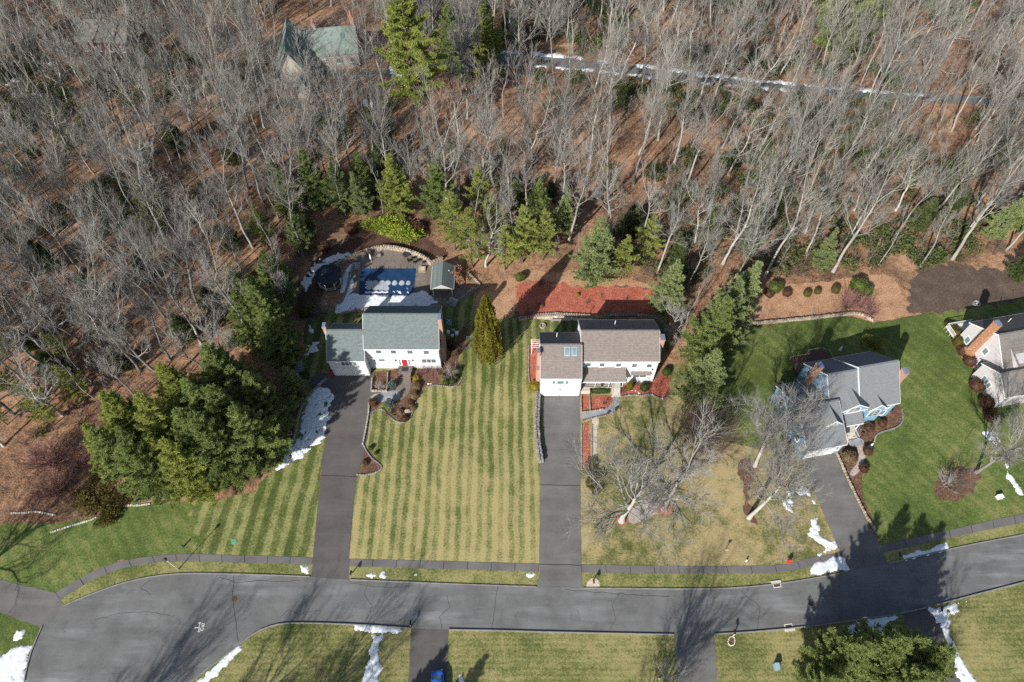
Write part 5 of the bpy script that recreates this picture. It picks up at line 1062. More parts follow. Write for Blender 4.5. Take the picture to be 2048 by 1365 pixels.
stones('stone_edging', [(726,890),(740,915),(764,932),(762,942),(735,951),(714,950)], .25, .2, .3, M['stone_grey'], 'stone edging of the small drive side bed', 'edging', course=1)
stones('stone_edging', [(1243,795),(1262,790),(1285,793),(1298,789),(1306,790),(1314,797),(1330,799),(1338,792)], .3, .25, .32, M['stone_grey'], 'scalloped stone edging at the right of the centre house', 'edging', course=1)
stones('stone_edging', [(1058,690),(1056,740),(1060,770),(1066,780)], .25, .22, .3, M['stone_grey'], 'stone edging of the chimney bed at the centre garage', 'edging', course=1)
stones('stone_edging', [(1162,792),(1162,826),(1180,824),(1205,820)], .28, .35, .35, M['stone_tan'], 'tan wall round the small red beds by the centre walk', 'edging', course=1, it=0)
stones('stone_edging', [(1179,790),(1180,822)], .25, .3, .35, M['stone_grey'], 'grey stones between the two small red beds', 'edging', course=1, it=0)
stones('stone_edging', [(1162,845),(1185,838),(1210,832)], .3, .3, .35, M['stone_tan'], 'tan stones along the lower side of the curved walk', 'edging', course=1)
stones('stone_edging', [(1163,850),(1163,940)], .22, .22, .35, M['stone_tan'], 'thin stone edge between the centre driveway and red bed', 'edging', course=1, it=0)
stones('stone_edging', [(1184,850),(1184,935)], .22, .2, .35, M['stone_grey'], 'grey stone edge beside the spoon shaped gravel path', 'edging', course=1, it=0)
stones('stone_edging', [(1748,886),(1750,872),(1765,864),(1790,858),(1806,845),(1804,820)], .3, .25, .32, M['stone_grey'], 'grey stone edging curling round the blue house bed', 'edging', course=1)
stones('stone_wall', [(1672,905),(1690,948),(1712,995),(1735,1040),(1748,1058)], .3, .45, .4, M['stone_tan'], 'tan block wall along the right of the slanting driveway', 'wall', course=1)
stones('stone_edging', [(100,1066),(150,1050),(185,1040),(210,1025),(245,1011),(275,1012),(300,1008)], .3, .18, .35, M['stone_pale'], 'pale stone edging along the far left lawn', 'edging', course=1)
stones('stone_edging', [(22,1027),(55,1026),(70,1023),(95,1028),(112,1031)], .3, .18, .35, M['stone_pale'], 'pale stones among the shrubs at the far left', 'edging', course=1)
stones('retaining_wall', [(745,758),(743,784),(772,784)], .25, .6, .5, M['greywood'], 'timber planter wall at the right of the left drive head', 'wall', course=2, it=0)
stones('retaining_wall', [(776,745),(774,784)], .22, .5, .5, M['greywood'], 'timber divider in the planting bed of the left house', 'wall', course=2, it=0)
def boulder(px, py, s, mat, label):
    r = random.Random(px); me = MB(); n = 8; vs = []
    for i in range(4):
        t = i/3; rr = (1.0, .95, .7, .3)[i]
        for k in range(n): a = 2*math.pi*k/n; q = rr*s*r.uniform(.8,1.15); vs.append((q*math.cos(a), q*math.sin(a)*.75, t*s*.6+r.uniform(-.03,.03)))
    fs = [(i*n+k, i*n+(k+1) % n, (i+1)*n+(k+1) % n, (i+1)*n+k) for i in range(3) for k in range(n)] + [tuple(range(3*n, 4*n))]
    me.add(vs, fs); o = me.build('boulder', M[mat]); o.location = G(px, py); tag(o, label, 'boulder'); return o
boulder(817, 823, .75, 'stone_tan', 'large tan boulder in the looping bed of the left house'); boulder(1112, 634, .45, 'stone_pale', 'pale boulder on the low wall behind the centre house')
boulder(1278, 787, .3, 'stone_pale', 'white ornament stone in the scalloped red bed'); boulder(1264, 781, .16, 'stone_pale', 'small round white stone in the scalloped red bed'); boulder(1271, 782, .16, 'stone_pale', 'second round white stone in the scalloped red bed')
boulder(1300, 655, .5, 'stone_grey', 'grey rock behind the right end of the centre house'); boulder(857, 768, .25, 'stone_pale', 'pale flat stone at the edge of the brown bed'); boulder(862, 768, .15, 'plastic_white', 'small white stone at the edge of the brown bed')
# little things on porches and walks
for px, py, rz, m, lb, zo in ((1175,765.5,0,'doorred','dark red chair at the left end of the centre porch',1.0),(1186,765.5,0,'red','bright red chair on the centre porch',1.0)):
    p = G(px, py, 1.0); r = empty('porch_chair', (p.x, p.y, 1.0), R(180), lb, 'chair')
    MB().box(-.28,-.28,.36,.28,.28,.41).build('seat', M[m], r); MB().extr([(.2,.41),(.26,.41),(.42,1.05),(.36,1.05)], -.28, .28, 0).build('backrest', M[m], r)
    for sx in (-1,1):
        for sy in (-1,1): MB().box(sx*.25-.03,sy*.25-.03,0,sx*.25+.03,sy*.25+.03,.359).build('leg', M[m], r)
for px, py, lb in ((1216,828,'brown barrel pot on the curved bluestone walk'),(1232,820,'dark pot at the edge of the curved bluestone walk'),(1706,874,'dark pot left of the blue house steps'),(1724,870,'dark pot right of the blue house steps'),(1204,771,'small pot on the centre porch')):
    b = prop('planter_pot', px, py, lb, 'pot', 0, 1.0 if 'porch' in lb else 0); MB().cyl((0,0), .2, 0, .42, 12, .28).build('pot', M['rust' if 'barrel' in lb else 'black'], b); MB().cyl((0,0), .24, .421, .46, 12).build('soil', M['mulch_brown'], b)
for px, py, lb in ((1741,893,'white garden statue by the blue house shrubs'),(1680,700,'pale blue covered chair on the blue house deck')):
    b = prop('garden_statue', px, py, lb, 'statue', 0, .75 if 'deck' in lb else 0); MB().tube([(0,0,0),(0,0,.35),(0,0,.7),(0,0,.85)], [.28,.2,.17,.08], 8).build('figure', M['plastic_white'], b); MB().cyl((0,0), .1, .85, 1.05, 8).build('head', M['plastic_white'], b)
wt = prop('water_tank', 739, 212, 'pair of white tanks standing in the woods below the green roofed house', 'tank', 8)
for sx in (-.8, .8):
    mt = Matrix.Translation((sx, 0, .8)) @ Matrix.Rotation(R(90), 4, 'X'); MB(mt).cyl((0,0), .55, -.9, .9, 14).build('tank', M['plastic_white'], wt)
MB().box(-1.4,-.7,0,-1.2,.7,.3).box(1.2,-.7,0,1.4,.7,.3).build('cradle', M['grey_metal'], wt)
# ============================================================ vegetation
rs_ = random.Random(11)
def cross(a, b): return np.array((a[1]*b[2]-a[2]*b[1], a[2]*b[0]-a[0]*b[2], a[0]*b[1]-a[1]*b[0]))
def perp(d):
    a = cross(d, (0.3,.2,.93) if abs(d[2]) < .85 else (1,.1,0)); a /= math.sqrt(a[0]*a[0]+a[1]*a[1]+a[2]*a[2])+1e-9; return a, cross(d, a)
IDX = {}
class TM:
    def __init__(s): s.V = []; s.T = []; s.n = 0
    def tube(s, P, rad, k):
        P = np.asarray(P, float); m = len(P); ang = np.arange(k)*2*math.pi/k; ca, sa = np.cos(ang), np.sin(ang)
        D = np.empty_like(P); D[1:-1] = P[2:]-P[:-2]; D[0] = P[1]-P[0]; D[-1] = P[-1]-P[-2]
        D /= np.sqrt((D*D).sum(1))[:,None]+1e-9
        ref = np.where((np.abs(D[:,2]) < .85)[:,None], (.3,.2,.93), (1,.1,0)); A = np.cross(D, ref); A /= np.sqrt((A*A).sum(1))[:,None]+1e-9; B = np.cross(D, A)
        s.V.append((P[:,None,:] + np.asarray(rad)[:,None,None]*(ca[None,:,None]*A[:,None,:] + sa[None,:,None]*B[:,None,:])).reshape(-1,3))
        key = (m, k)
        if key not in IDX:
            p = (np.arange(m-1)[:,None]*k+np.arange(k)).ravel(); q = (np.arange(m-1)[:,None]*k+(np.arange(k)+1) % k).ravel()
            IDX[key] = np.concatenate([np.stack([p, q, q+k], 1), np.stack([p, q+k, p+k], 1)])
        s.T.append(IDX[key]+s.n); s.n += m*k
    def tri(s, a, b, c): s.V.append(np.array([a,b,c])); s.T.append(np.array([[s.n, s.n+1, s.n+2]])); s.n += 3
    def arrays(s): return np.concatenate(s.V), np.concatenate(s.T).astype(np.int32)
    def mesh(s, name, mat): V, T = s.arrays(); return mesh_tris(name, V, T, mat)
def unit(v): return v/(math.sqrt(v[0]*v[0]+v[1]*v[1]+v[2]*v[2])+1e-9)
def branch(tm, rng, p, d, L, r, lev, maxlev, up, wig, kids, tw):
    n = (6, 5, 4, 2)[min(lev, 3)]; P = [p]; rad = [r]; ds = []
    for i in range(n):
        d = unit(d + rng.normal(0, wig, 3) + np.array((0,0,up))); ds.append(d); p = p + d*L/n; P.append(p); rad.append(max(r*(1-.72*(i+1)/n), .008 if lev < 3 else .006))
    tm.tube(P, rad, (6,5,4,3)[min(lev,3)])
    if lev < maxlev:
        nk = kids[lev]
        for k in range(nk):
            t = .22 + .78*(k+rng.random()*.8)/nk; i = min(int(t*n), n-1); f = t*n-i; q = P[i]*(1-f) + P[i+1]*f if f <= 1 else P[i+1]
            a, b = perp(ds[i]); az = rng.random()*2*math.pi; sp = rng.uniform(.32, .78)
            dd = unit(ds[i]*math.cos(sp) + (a*math.cos(az)+b*math.sin(az))*math.sin(sp))
            branch(tm, rng, q, dd, L*rng.uniform(.38,.62)*(1.15-.45*t), max(rad[i]*.55, .012), lev+1, maxlev, up, wig*1.1, kids, tw)
    else:
        for k in range(tw):
            i = rng.integers(0, n); q = P[i]*.5+P[i+1]*.5; a, b = perp(ds[i]); az = rng.random()*6.28
            dd = unit(ds[i] + (a*math.cos(az)+b*math.sin(az))*.55 + np.array((0,0,up*1.5))); l = L*rng.uniform(.55,1.15); w = a*.0135
            tm.tri(q-w, q+w, q+dd*l)
def bare_tree(seed, h, r, cb, spread, nl, kids=(6,5,0), up=.12, wig=.13, el=(.5,1.0), tw=5, fork=.75, maxlev=2, lean=.02, tk=8):
    rng = np.random.default_rng(seed); trunk = TM(); crown = TM()
    n = 9; P = [np.zeros(3)]; d = np.array((0,0,1.)); top = h*fork
    for i in range(n):
        d = unit(d + rng.normal(0, lean*2.2, 3)*np.array((1,1,.2)) + np.array((0,0,.15))); P.append(P[-1]+d*top/n)
    rad = [r*(1.35 if i == 0 else 1)*(1-.55*i/n) for i in range(n+1)]; trunk.tube(P, rad, tk)
    nt = max(2, nl//5); golden = rng.random()*6.28
    for k in range(nl):
        if k < nt: q = P[-1]; az = golden+k*6.28/nt; e = rng.uniform(.95,1.3); L = h*(1-fork)*rng.uniform(1.0,1.35)+spread*.3; rr = rad[-1]*.8
        else:
            t = cb + (1-cb)*((k-nt)+rng.random())/(nl-nt); i = min(int(t*n), n-1); f = t*n-i; q = P[i]*(1-f)+P[i+1]*f; az = golden+k*2.4+rng.normal(0,.3); e = rng.uniform(*el); L = spread*rng.uniform(.65,1.1)*(1.15-.45*(t-cb)/(1-cb+1e-6)); rr = rad[i]*rng.uniform(.36,.58)
        dd = np.array((math.cos(az)*math.cos(e), math.sin(az)*math.cos(e), math.sin(e)))
        branch(crown, rng, q, dd, L, rr, 0, maxlev, up, wig, kids, tw)
    return trunk, crown
def pine(seed, h, r, base=.12, dens=1.25, droop=0.0, conical=.4, tl=.25, airy=1.0, tri=13, wd=.034):
    """whorls of limbs carrying tufts of needles"""
    rng = np.random.default_rng(seed); tr = TM(); cr = TM(); P = [np.zeros(3)]
    for i in range(8): P.append(P[-1]+np.array((rng.normal(0,.06), rng.normal(0,.06), h*.97/8)))
    tr.tube(P, [max(.03, h*.013*(1-.92*i/8)) for i in range(9)], 7)
    V = []; z = h*base
    while z < h*.98:
        t = (z/h-base)/(1-base); prof = (min(1, .55+t*2.2))*(1-t)**(.55+conical)*1.08+.05
        nb = max(4, int(round((6.2 if t < .8 else 4.5)*dens)))
        az0 = rng.random()*6.28
        for k in range(nb):
            if rng.random() > airy: continue
            az = az0+k*6.28/nb+rng.normal(0,.18); L = r*prof*rng.uniform(.62,1.18); e = (.18-.35*droop+.7*t)+rng.normal(0,.1)
            d = np.array((math.cos(az)*math.cos(e), math.sin(az)*math.cos(e), math.sin(e))); p = np.array((P[4][0]*z/h*1.5, P[4][1]*z/h*1.5, z)); ns = 5; Q = [p]
            for i in range(ns): d = unit(d+np.array((0,0,.05-.03*droop))+rng.normal(0,.05,3)); p = p+d*L/ns; Q.append(p)
            cr_r = [max(.012, .016*L*(1-i/ns)+.01) for i in range(ns+1)]; tr.tube(Q[:4], cr_r[:4], 3)
            Q = np.array(Q); nt = max(3, int(L*6.6*dens))
            for j in range(nt):
                f = .22+.78*(j+rng.random())/nt; i = min(int(f*ns), ns-1); q = Q[i]*(1-(f*ns-i))+Q[i+1]*(f*ns-i)
                sd = np.array((-math.sin(az), math.cos(az), 0))*rng.choice((-1,1)); sl = L*.34*(1.15-f)*rng.uniform(.3,1)+.1
                dirb = unit(sd*.8+d*.6+np.array((0,0,.18-.3*droop)))
                for m in range(max(1, int(sl/.19))):
                    c = q+dirb*(sl*(m+rng.random())/max(1,int(sl/.19)))+rng.normal(0,.05,3); V.append((c, unit(d*.5+dirb*.5+np.array((0,0,.55)))))
                V.append((q+rng.normal(0,.05,3), unit(d+np.array((0,0,.5)))))
        z += h*.036+.16+rng.random()*.12
    for k in range(6): V.append((np.array((P[-1][0],P[-1][1],h*.95+.05*k*h*.01)), np.array((0,0,1.))))
    C = np.array([v[0] for v in V]); D = np.array([v[1] for v in V]); N = len(C)
    C = np.repeat(C, tri, 0); D = np.repeat(D, tri, 0); R_ = rng.normal(0, .75, (N*tri,3)); d = D+R_; d /= np.linalg.norm(d, axis=1)[:,None]+1e-9
    l = tl*rng.uniform(.6,1.25,(N*tri,1)); s = np.cross(d, rng.normal(0,1,(N*tri,3))); s /= np.linalg.norm(s,axis=1)[:,None]+1e-9; s *= wd*rng.uniform(.7,1.4,(N*tri,1))
    VV = np.stack([C-s*.5, C+s*.5, C+d*l+s*.6, C+d*l-s*.3], 1).reshape(-1,3); T = np.arange(N*tri)[:,None]*4; T = np.concatenate([T+np.array([0,1,2]), T+np.array([0,2,3])])
    return tr, VV, T
def leafy(seed, rx, ry, rz, n, size, z0=0.0, prof='ball', lump=.14, lobes=1, upw=.3, core=True, aspect=.55):
    """leaf sprays over an uneven body, with a darker core of the same leaves inside"""
    rng = np.random.default_rng(seed); u = rng.normal(0,1,(n,3)); u /= np.linalg.norm(u,axis=1)[:,None]
    if prof == 'cone':
        t = rng.random(n)**.75; az = rng.random(n)*6.283; rad = np.where(t < .12, .72+t*2.3, (1-t**1.9)**.72); dep = rng.uniform(.80,1.04,n)
        nzv = 1+lump*np.sin(az*5+seed)*np.sin(t*14+seed)+lump*.7*np.sin(az*11+t*9)
        C = np.stack([np.cos(az)*rad*rx*dep*nzv, np.sin(az)*rad*ry*dep*nzv, z0+t*rz*2], 1); D = np.stack([np.cos(az)*.75, np.sin(az)*.75, np.full(n,.75)],1)
    else:
        w = 1+lump*(np.sin(u[:,0]*5.1+seed)*np.cos(u[:,1]*4.3+seed*2)+.7*np.sin(u[:,2]*6+u[:,0]*7+seed)); dep = rng.uniform(.78,1.03,n)
        if prof == 'box': u = u/np.max(np.abs(u),1)[:,None]*np.array((1,1,1))*(.8+.2*np.abs(u).max(1))[:,None]
        C = u*np.array((rx,ry,rz))*(w*dep)[:,None]; C[:,2] += z0+rz; D = u.copy()
        if lobes > 1:
            k = rng.integers(0,lobes,n); off = rng.normal(0,.5,(lobes,3))*np.array((rx,ry,rz*.35)); sc = rng.uniform(.5,.8,lobes); C = (C-np.array((0,0,z0+rz)))*sc[k][:,None]+off[k]+np.array((0,0,z0+rz*.85))
    C = C[C[:,2] > .01*rz] if False else C; C[:,2] = np.maximum(C[:,2], .02)
    D = D+np.array((0,0,upw))+rng.normal(0,.45,(n,3)); D /= np.linalg.norm(D,axis=1)[:,None]; s = np.cross(D, rng.normal(0,1,(n,3))); s /= np.linalg.norm(s,axis=1)[:,None]+1e-9
    l = size*rng.uniform(.6,1.4,(n,1)); s = s*l*aspect
    V = np.stack([C-D*l*.4, C+s*.5, C+D*l*.7, C-s*.5],1).reshape(-1,3); T = np.arange(n)[:,None]*4; T = np.concatenate([T+np.array([0,1,2]), T+np.array([0,2,3])])
    if core and lobes == 1:
        a = []; nu, nv = 14, 9
        for i in range(nv+1):
            for j in range(nu):
                az = 6.283*j/nu
                if prof == 'cone': t = i/nv*.97; rr = (.72+t*2.3 if t < .12 else (1-t**1.9)**.72)*.82; a.append((math.cos(az)*rr*rx, math.sin(az)*rr*ry, z0+t*rz*2))
                else: th = math.pi*i/nv; q = .84; a.append((math.sin(th)*math.cos(az)*rx*q, math.sin(th)*math.sin(az)*ry*q, max(.01, z0+rz+math.cos(th)*rz*q)))
        b0 = len(V); tt = []
        for i in range(nv):
            for j in range(nu): p, q = b0+i*nu+j, b0+i*nu+(j+1) % nu; tt += [(p,q,q+nu),(p,q+nu,p+nu)]
        V = np.concatenate([V, np.array(a)]); T = np.concatenate([T, np.array(tt)])
    return V, T
def twiggy(seed, h, r, n, kids=(4,3), tw=4, spread=.8, wig=.16):
    rng = np.random.default_rng(seed); tm = TM()
    for k in range(n):
        az = rng.random()*6.28; e = rng.uniform(.45,1.35); d = np.array((math.cos(az)*math.cos(e)*spread, math.sin(az)*math.cos(e)*spread, math.sin(e)))
        branch(tm, rng, np.array((rng.normal(0,r*.12), rng.normal(0,r*.12), 0)), unit(d), h*rng.uniform(.7,1.1), .03, 1, 2, .03, wig, (0,)+tuple(kids), tw)
    return tm

# ---- prototypes (meshes shared between alike plants)
PT = {}
def proto_bare(key, mt, mc, **k): t, c = bare_tree(**k); PT[key] = (t.mesh(key+'_trunk', M[mt]), c.mesh(key+'_crown', M[mc]))
for i in range(10):
    rr = random.Random(100+i); pale = i >= 5; proto_bare('forest%d' % i, 'bark_pale' if pale else 'bark_grey', 'twig_grey' if i % 5 else 'twig_pale', seed=100+i, h=rr.uniform(20,25), r=rr.uniform(.19,.29), cb=rr.uniform(.48,.64), spread=rr.uniform(4.2,6.4), nl=rr.randint(12,16), kids=(6,5,0), up=.14, wig=.12, el=(.5,1.1), tw=6, fork=.70, lean=.04)
for i in range(4):
    rr = random.Random(200+i); proto_bare('crook%d' % i, 'bark_white', 'twig_pale' if i < 2 else 'bark_pale', seed=200+i, h=rr.uniform(15,18), r=rr.uniform(.19,.26), cb=rr.uniform(.38,.5), spread=rr.uniform(5.0,6.8), nl=rr.randint(9,12), kids=(6,6,0), up=.07, wig=.2, el=(.2,.9), tw=4, fork=.68, lean=.06)
for i in range(3): proto_bare('slim%d' % i, 'bark_pale', 'twig_grey', seed=300+i, h=15+i*1.5, r=.10, cb=.5, spread=1.9, nl=9, kids=(5,4,0), up=.2, wig=.12, el=(.7,1.2), tw=3, fork=.78, lean=.04, tk=6)
proto_bare('oak_a', 'bark_white', 'twig_grey', seed=411, h=15.5, r=.36, cb=.42, spread=8.6, nl=16, kids=(7,6,0), up=.03, wig=.2, el=(.1,.85), tw=7, fork=.62, lean=.03)
proto_bare('oak_b', 'bark_pale', 'twig_grey', seed=422, h=15.5, r=.34, cb=.30, spread=6.5, nl=15, kids=(7,6,0), up=.07, wig=.15, el=(.2,.9), tw=7, fork=.6, lean=.02)
proto_bare('maple_a', 'bark_white', 'twig_grey', seed=433, h=20, r=.34, cb=.48, spread=7.4, nl=20, kids=(9,8,0), up=.08, wig=.15, el=(.2,1.0), tw=6, fork=.66, lean=.02)
proto_bare('maple_b', 'bark_grey', 'twig_grey', seed=444, h=16, r=.30, cb=.40, spread=6.5, nl=18, kids=(8,7,0), up=.08, wig=.15, el=(.2,1.0), tw=6, fork=.62, lean=.02)
def proto_pine(key, mat, **k):
    tr, V, T = pine(**k); PT[key] = (tr.mesh(key+'_trunk', M['bark_dark']), mesh_tris(key+'_needles', V, T, M[mat]))
proto_pine('pine_a', 'pine', seed=1, h=13, r=4.0, base=.06, conical=.25); proto_pine('pine_b', 'pine_yel', seed=2, h=13, r=3.8, base=.06, conical=.3); proto_pine('pine_c', 'pine', seed=3, h=12, r=3.2, base=.1, conical=.35, airy=.9)
proto_pine('pine_d', 'pine_blue', seed=4, h=11, r=3.3, base=.05, conical=.45); proto_pine('pine_e', 'pine_yel', seed=5, h=12, r=3.4, base=.2, conical=.3, airy=.72, dens=.8); proto_pine('pine_f', 'pine_blue', seed=8, h=10, r=2.6, base=.1, conical=.5, airy=.85)
proto_pine('giant', 'pine_yel', seed=6, h=42, r=7.8, base=.37, conical=.24, tl=.46, wd=.075, dens=1.0, droop=.3, tri=13); proto_pine('spruce_s', 'spruce_blue', seed=7, h=2.4, r=1.0, base=.03, conical=.4, tl=.16, wd=.05)
proto_pine('young', 'under', seed=9, h=5.5, r=2.2, base=.05, conical=.35, airy=.85, dens=.9, tl=.42, wd=.045, tri=9)
def proto_one(key, mesh): PT[key] = (mesh,)
def pl_(key, mat, **k): V, T = leafy(**k); proto_one(key, mesh_tris(key, V, T, M[mat]))
pl_('arb', 'arb', seed=1, rx=2.0, ry=2.0, rz=4.7, n=11000, size=.24, prof='cone', lump=.17, upw=1.0); pl_('arb_s', 'arb', seed=2, rx=.62, ry=.62, rz=1.45, n=1500, size=.16, prof='cone', lump=.08, upw=1.0)
pl_('ball', 'box', seed=3, rx=.7, ry=.7, rz=.6, n=1600, size=.10, lump=.03); pl_('ball_olive', 'olive', seed=4, rx=.9, ry=.9, rz=.85, n=1600, size=.14, lump=.07); pl_('hedge', 'box', seed=5, rx=1.75, ry=.65, rz=.5, n=2600, size=.12, prof='box', lump=.03)
pl_('mound_brown', 'brownleaf', seed=6, rx=.85, ry=.85, rz=.6, n=1500, size=.13, lump=.08); pl_('mound_tan', 'tanleaf', seed=7, rx=.8, ry=.8, rz=.5, n=1300, size=.13, lump=.1); pl_('gold', 'gold', seed=8, rx=.7, ry=.7, rz=.5, n=900, size=.15, lump=.15); pl_('gold_l', 'gold', seed=18, rx=1.05, ry=1.05, rz=.85, n=1700, size=.17, lump=.1)
pl_('rhodo', 'rhodo', seed=9, rx=3.6, ry=2.0, rz=1.3, n=5200, size=.28, lump=.2, lobes=7); pl_('dome', 'arb', seed=10, rx=1.2, ry=1.2, rz=.9, n=2200, size=.14, lump=.12); pl_('dome_brown', 'brownleaf', seed=11, rx=1.15, ry=1.15, rz=1.0, n=2600, size=.13, lump=.02); pl_('dome_olive', 'olive', seed=12, rx=1.15, ry=1.15, rz=1.0, n=2600, size=.13, lump=.02)
pl_('cloud', 'arb', seed=13, rx=1.9, ry=1.2, rz=.55, n=3600, size=.16, z0=1.7, lump=.12, lobes=9); pl_('under', 'under', seed=14, rx=1.8, ry=1.8, rz=1.2, n=1400, size=.30, lump=.3, lobes=6); pl_('oakleaf', 'oakleaf', seed=15, rx=1.6, ry=1.6, rz=1.4, n=1100, size=.24, z0=1.6, lobes=6); pl_('spread', 'olive', seed=16, rx=2.2, ry=1.3, rz=.55, n=3200, size=.2, lump=.2, lobes=6); pl_('bright', 'brightgreen', seed=17, rx=1.25, ry=1.2, rz=1.1, n=2200, size=.17, lump=.14)
def pt_(key, mat, **k): proto_one(key, twiggy(**k).mesh(key, M[mat]))
pt_('shrub_a', 'twig_brown', seed=21, h=1.9, r=1.2, n=22); pt_('shrub_b', 'twig_red', seed=22, h=2.6, r=1.6, n=30, kids=(5,4)); pt_('shrub_c', 'twig_pale', seed=23, h=2.0, r=1.2, n=18); pt_('shrub_low', 'twig_brown', seed=24, h=1.0, r=.8, n=16, spread=1.2)
pt_('thicket', 'twig_brown', seed=25, h=6.0, r=2.2, n=34, kids=(6,5), tw=5, spread=.75, wig=.1); pt_('thicket_g', 'twig_grey', seed=26, h=4.6, r=2.0, n=30, kids=(6,5), tw=5, spread=.8, wig=.1)
pt_('weeping', 'twig_grey', seed=27, h=3.6, r=1.6, n=46, kids=(4,3), tw=3, spread=.9, wig=.1)
PART = {2: ('trunk', 'crown')}
def plant(name, key, p, h=1.0, rz=None, label=None, cat='tree', group=None, sz=None):
    me = PT[key]; rz = rs_.uniform(0, 6.28) if rz is None else rz; s = (h, h, h*(sz or 1))
    if len(me) == 1:
        o = bpy.data.objects.new(name, me[0]); o.location = (p[0], p[1], 0); o.rotation_euler = (0,0,rz); o.scale = s; link(o); return tag(o, label, cat, group)
    o = empty(name, (p[0], p[1], 0), rz, label, cat, group); o.scale = s
    for nm, m in zip(('trunk', 'crown'), me): c = bpy.data.objects.new(nm, m); link(c, o)
    return o
def pp(name, key, px, py, h, label, cat='tree', rz=None, group=None, sz=None): return plant(name, key, G(px, py), h, rz, label, cat, group, sz)

# ---- single trees of the yards
pp('bare_oak', 'oak_a', 1243, 1042, 1.3, 'spreading whitish bare oak on the straw lawn in a red mulch ring', rz=R(40))
pp('bare_oak', 'oak_b', 1328, 1018, 1.25, 'bare oak with several long pale leaders right of the spreading oak', rz=R(200))
pp('bare_maple', 'maple_a', 1498, 1036, 1.0, 'tall bare tree leaning over the foot of the slanting driveway', rz=R(10))
pp('bare_maple', 'maple_a', 1510, 932, .98, 'tall bare tree whose crown covers the left of the blue house', rz=R(140))
pp('bare_maple', 'maple_b', 1952, 945, .95, 'thick leaning bare tree below the grey house', rz=R(70))
pp('bare_maple', 'maple_b', 2062, 905, 1.0, 'bare tree crown hiding the front of the grey house', rz=R(190))
pp('bare_maple', 'crook2', 1318, 1358, .42, 'whitish bare sapling at the bottom edge right of the mown lawn', rz=R(20))
pp('bare_shrub', 'thicket', 1398, 905, 1.2, 'dense brown bare thicket right of the two oaks, lower clump', 'shrub'); pp('bare_shrub', 'thicket', 1380, 858, 1.05, 'dense brown bare thicket below the dark pine, upper clump', 'shrub'); pp('bare_shrub', 'thicket', 1430, 880, 1.0, 'brown bare thicket on the green edge, right clump', 'shrub')
pp('bare_shrub', 'thicket', 1905, 978, .62, 'round bare bush on the lawn between blue and grey house', 'shrub'); pp('bare_shrub', 'shrub_c', 1888, 968, 1.4, 'pale branching bush inside the round bare bush', 'shrub')
pp('bare_tree', 'crook1', 1345, 690, .75, 'pale bare tree with wide drooping limbs behind the centre house right corner', rz=1.2); pp('bare_tree', 'slim1', 1370, 660, .8, 'slim pale tree beside the row of pines')
pp('young_tree', 'shrub_c', 899, 752, 1.25, 'multi stemmed pale ornamental tree at the corner of the left house', 'tree')
# off the bottom edge: street trees whose shadows fall across the street
for k, (x, y, key, s, lb) in enumerate(((-66,-8,'maple_a',1.0,'bare tree below the far left corner of the street bulb'),(-46,-2,'maple_b',1.1,'bare tree just below the bottom edge by the bulb'),(-37,-8,'maple_a',.95,'bare tree just below the bottom edge left of the lawn island'),(-33,3,'maple_b',.9,'bare tree on the lawn island at the bottom edge'),(13,3,'maple_a',.9,'bare tree below the bottom edge casting its shadow over the street'))): plant('bare_maple', key, (x, y), s, k*1.3, lb)
for x, y, s, lb in ((-20,4,.9,'pine below the bottom edge left of the blue car'),(-15.5,1,1.0,'pine below the bottom edge beside the blue car')): plant('pine_tree', 'pine_a', (x, y), s, None, lb)
plant('bare_maple', 'maple_b', (52, 7), 1.0, 1, 'bare tree beyond the bottom right corner')
plant('bare_maple', 'maple_a', (-88, 22), 1.0, 1, 'bare tree beyond the far left edge by the side driveway')

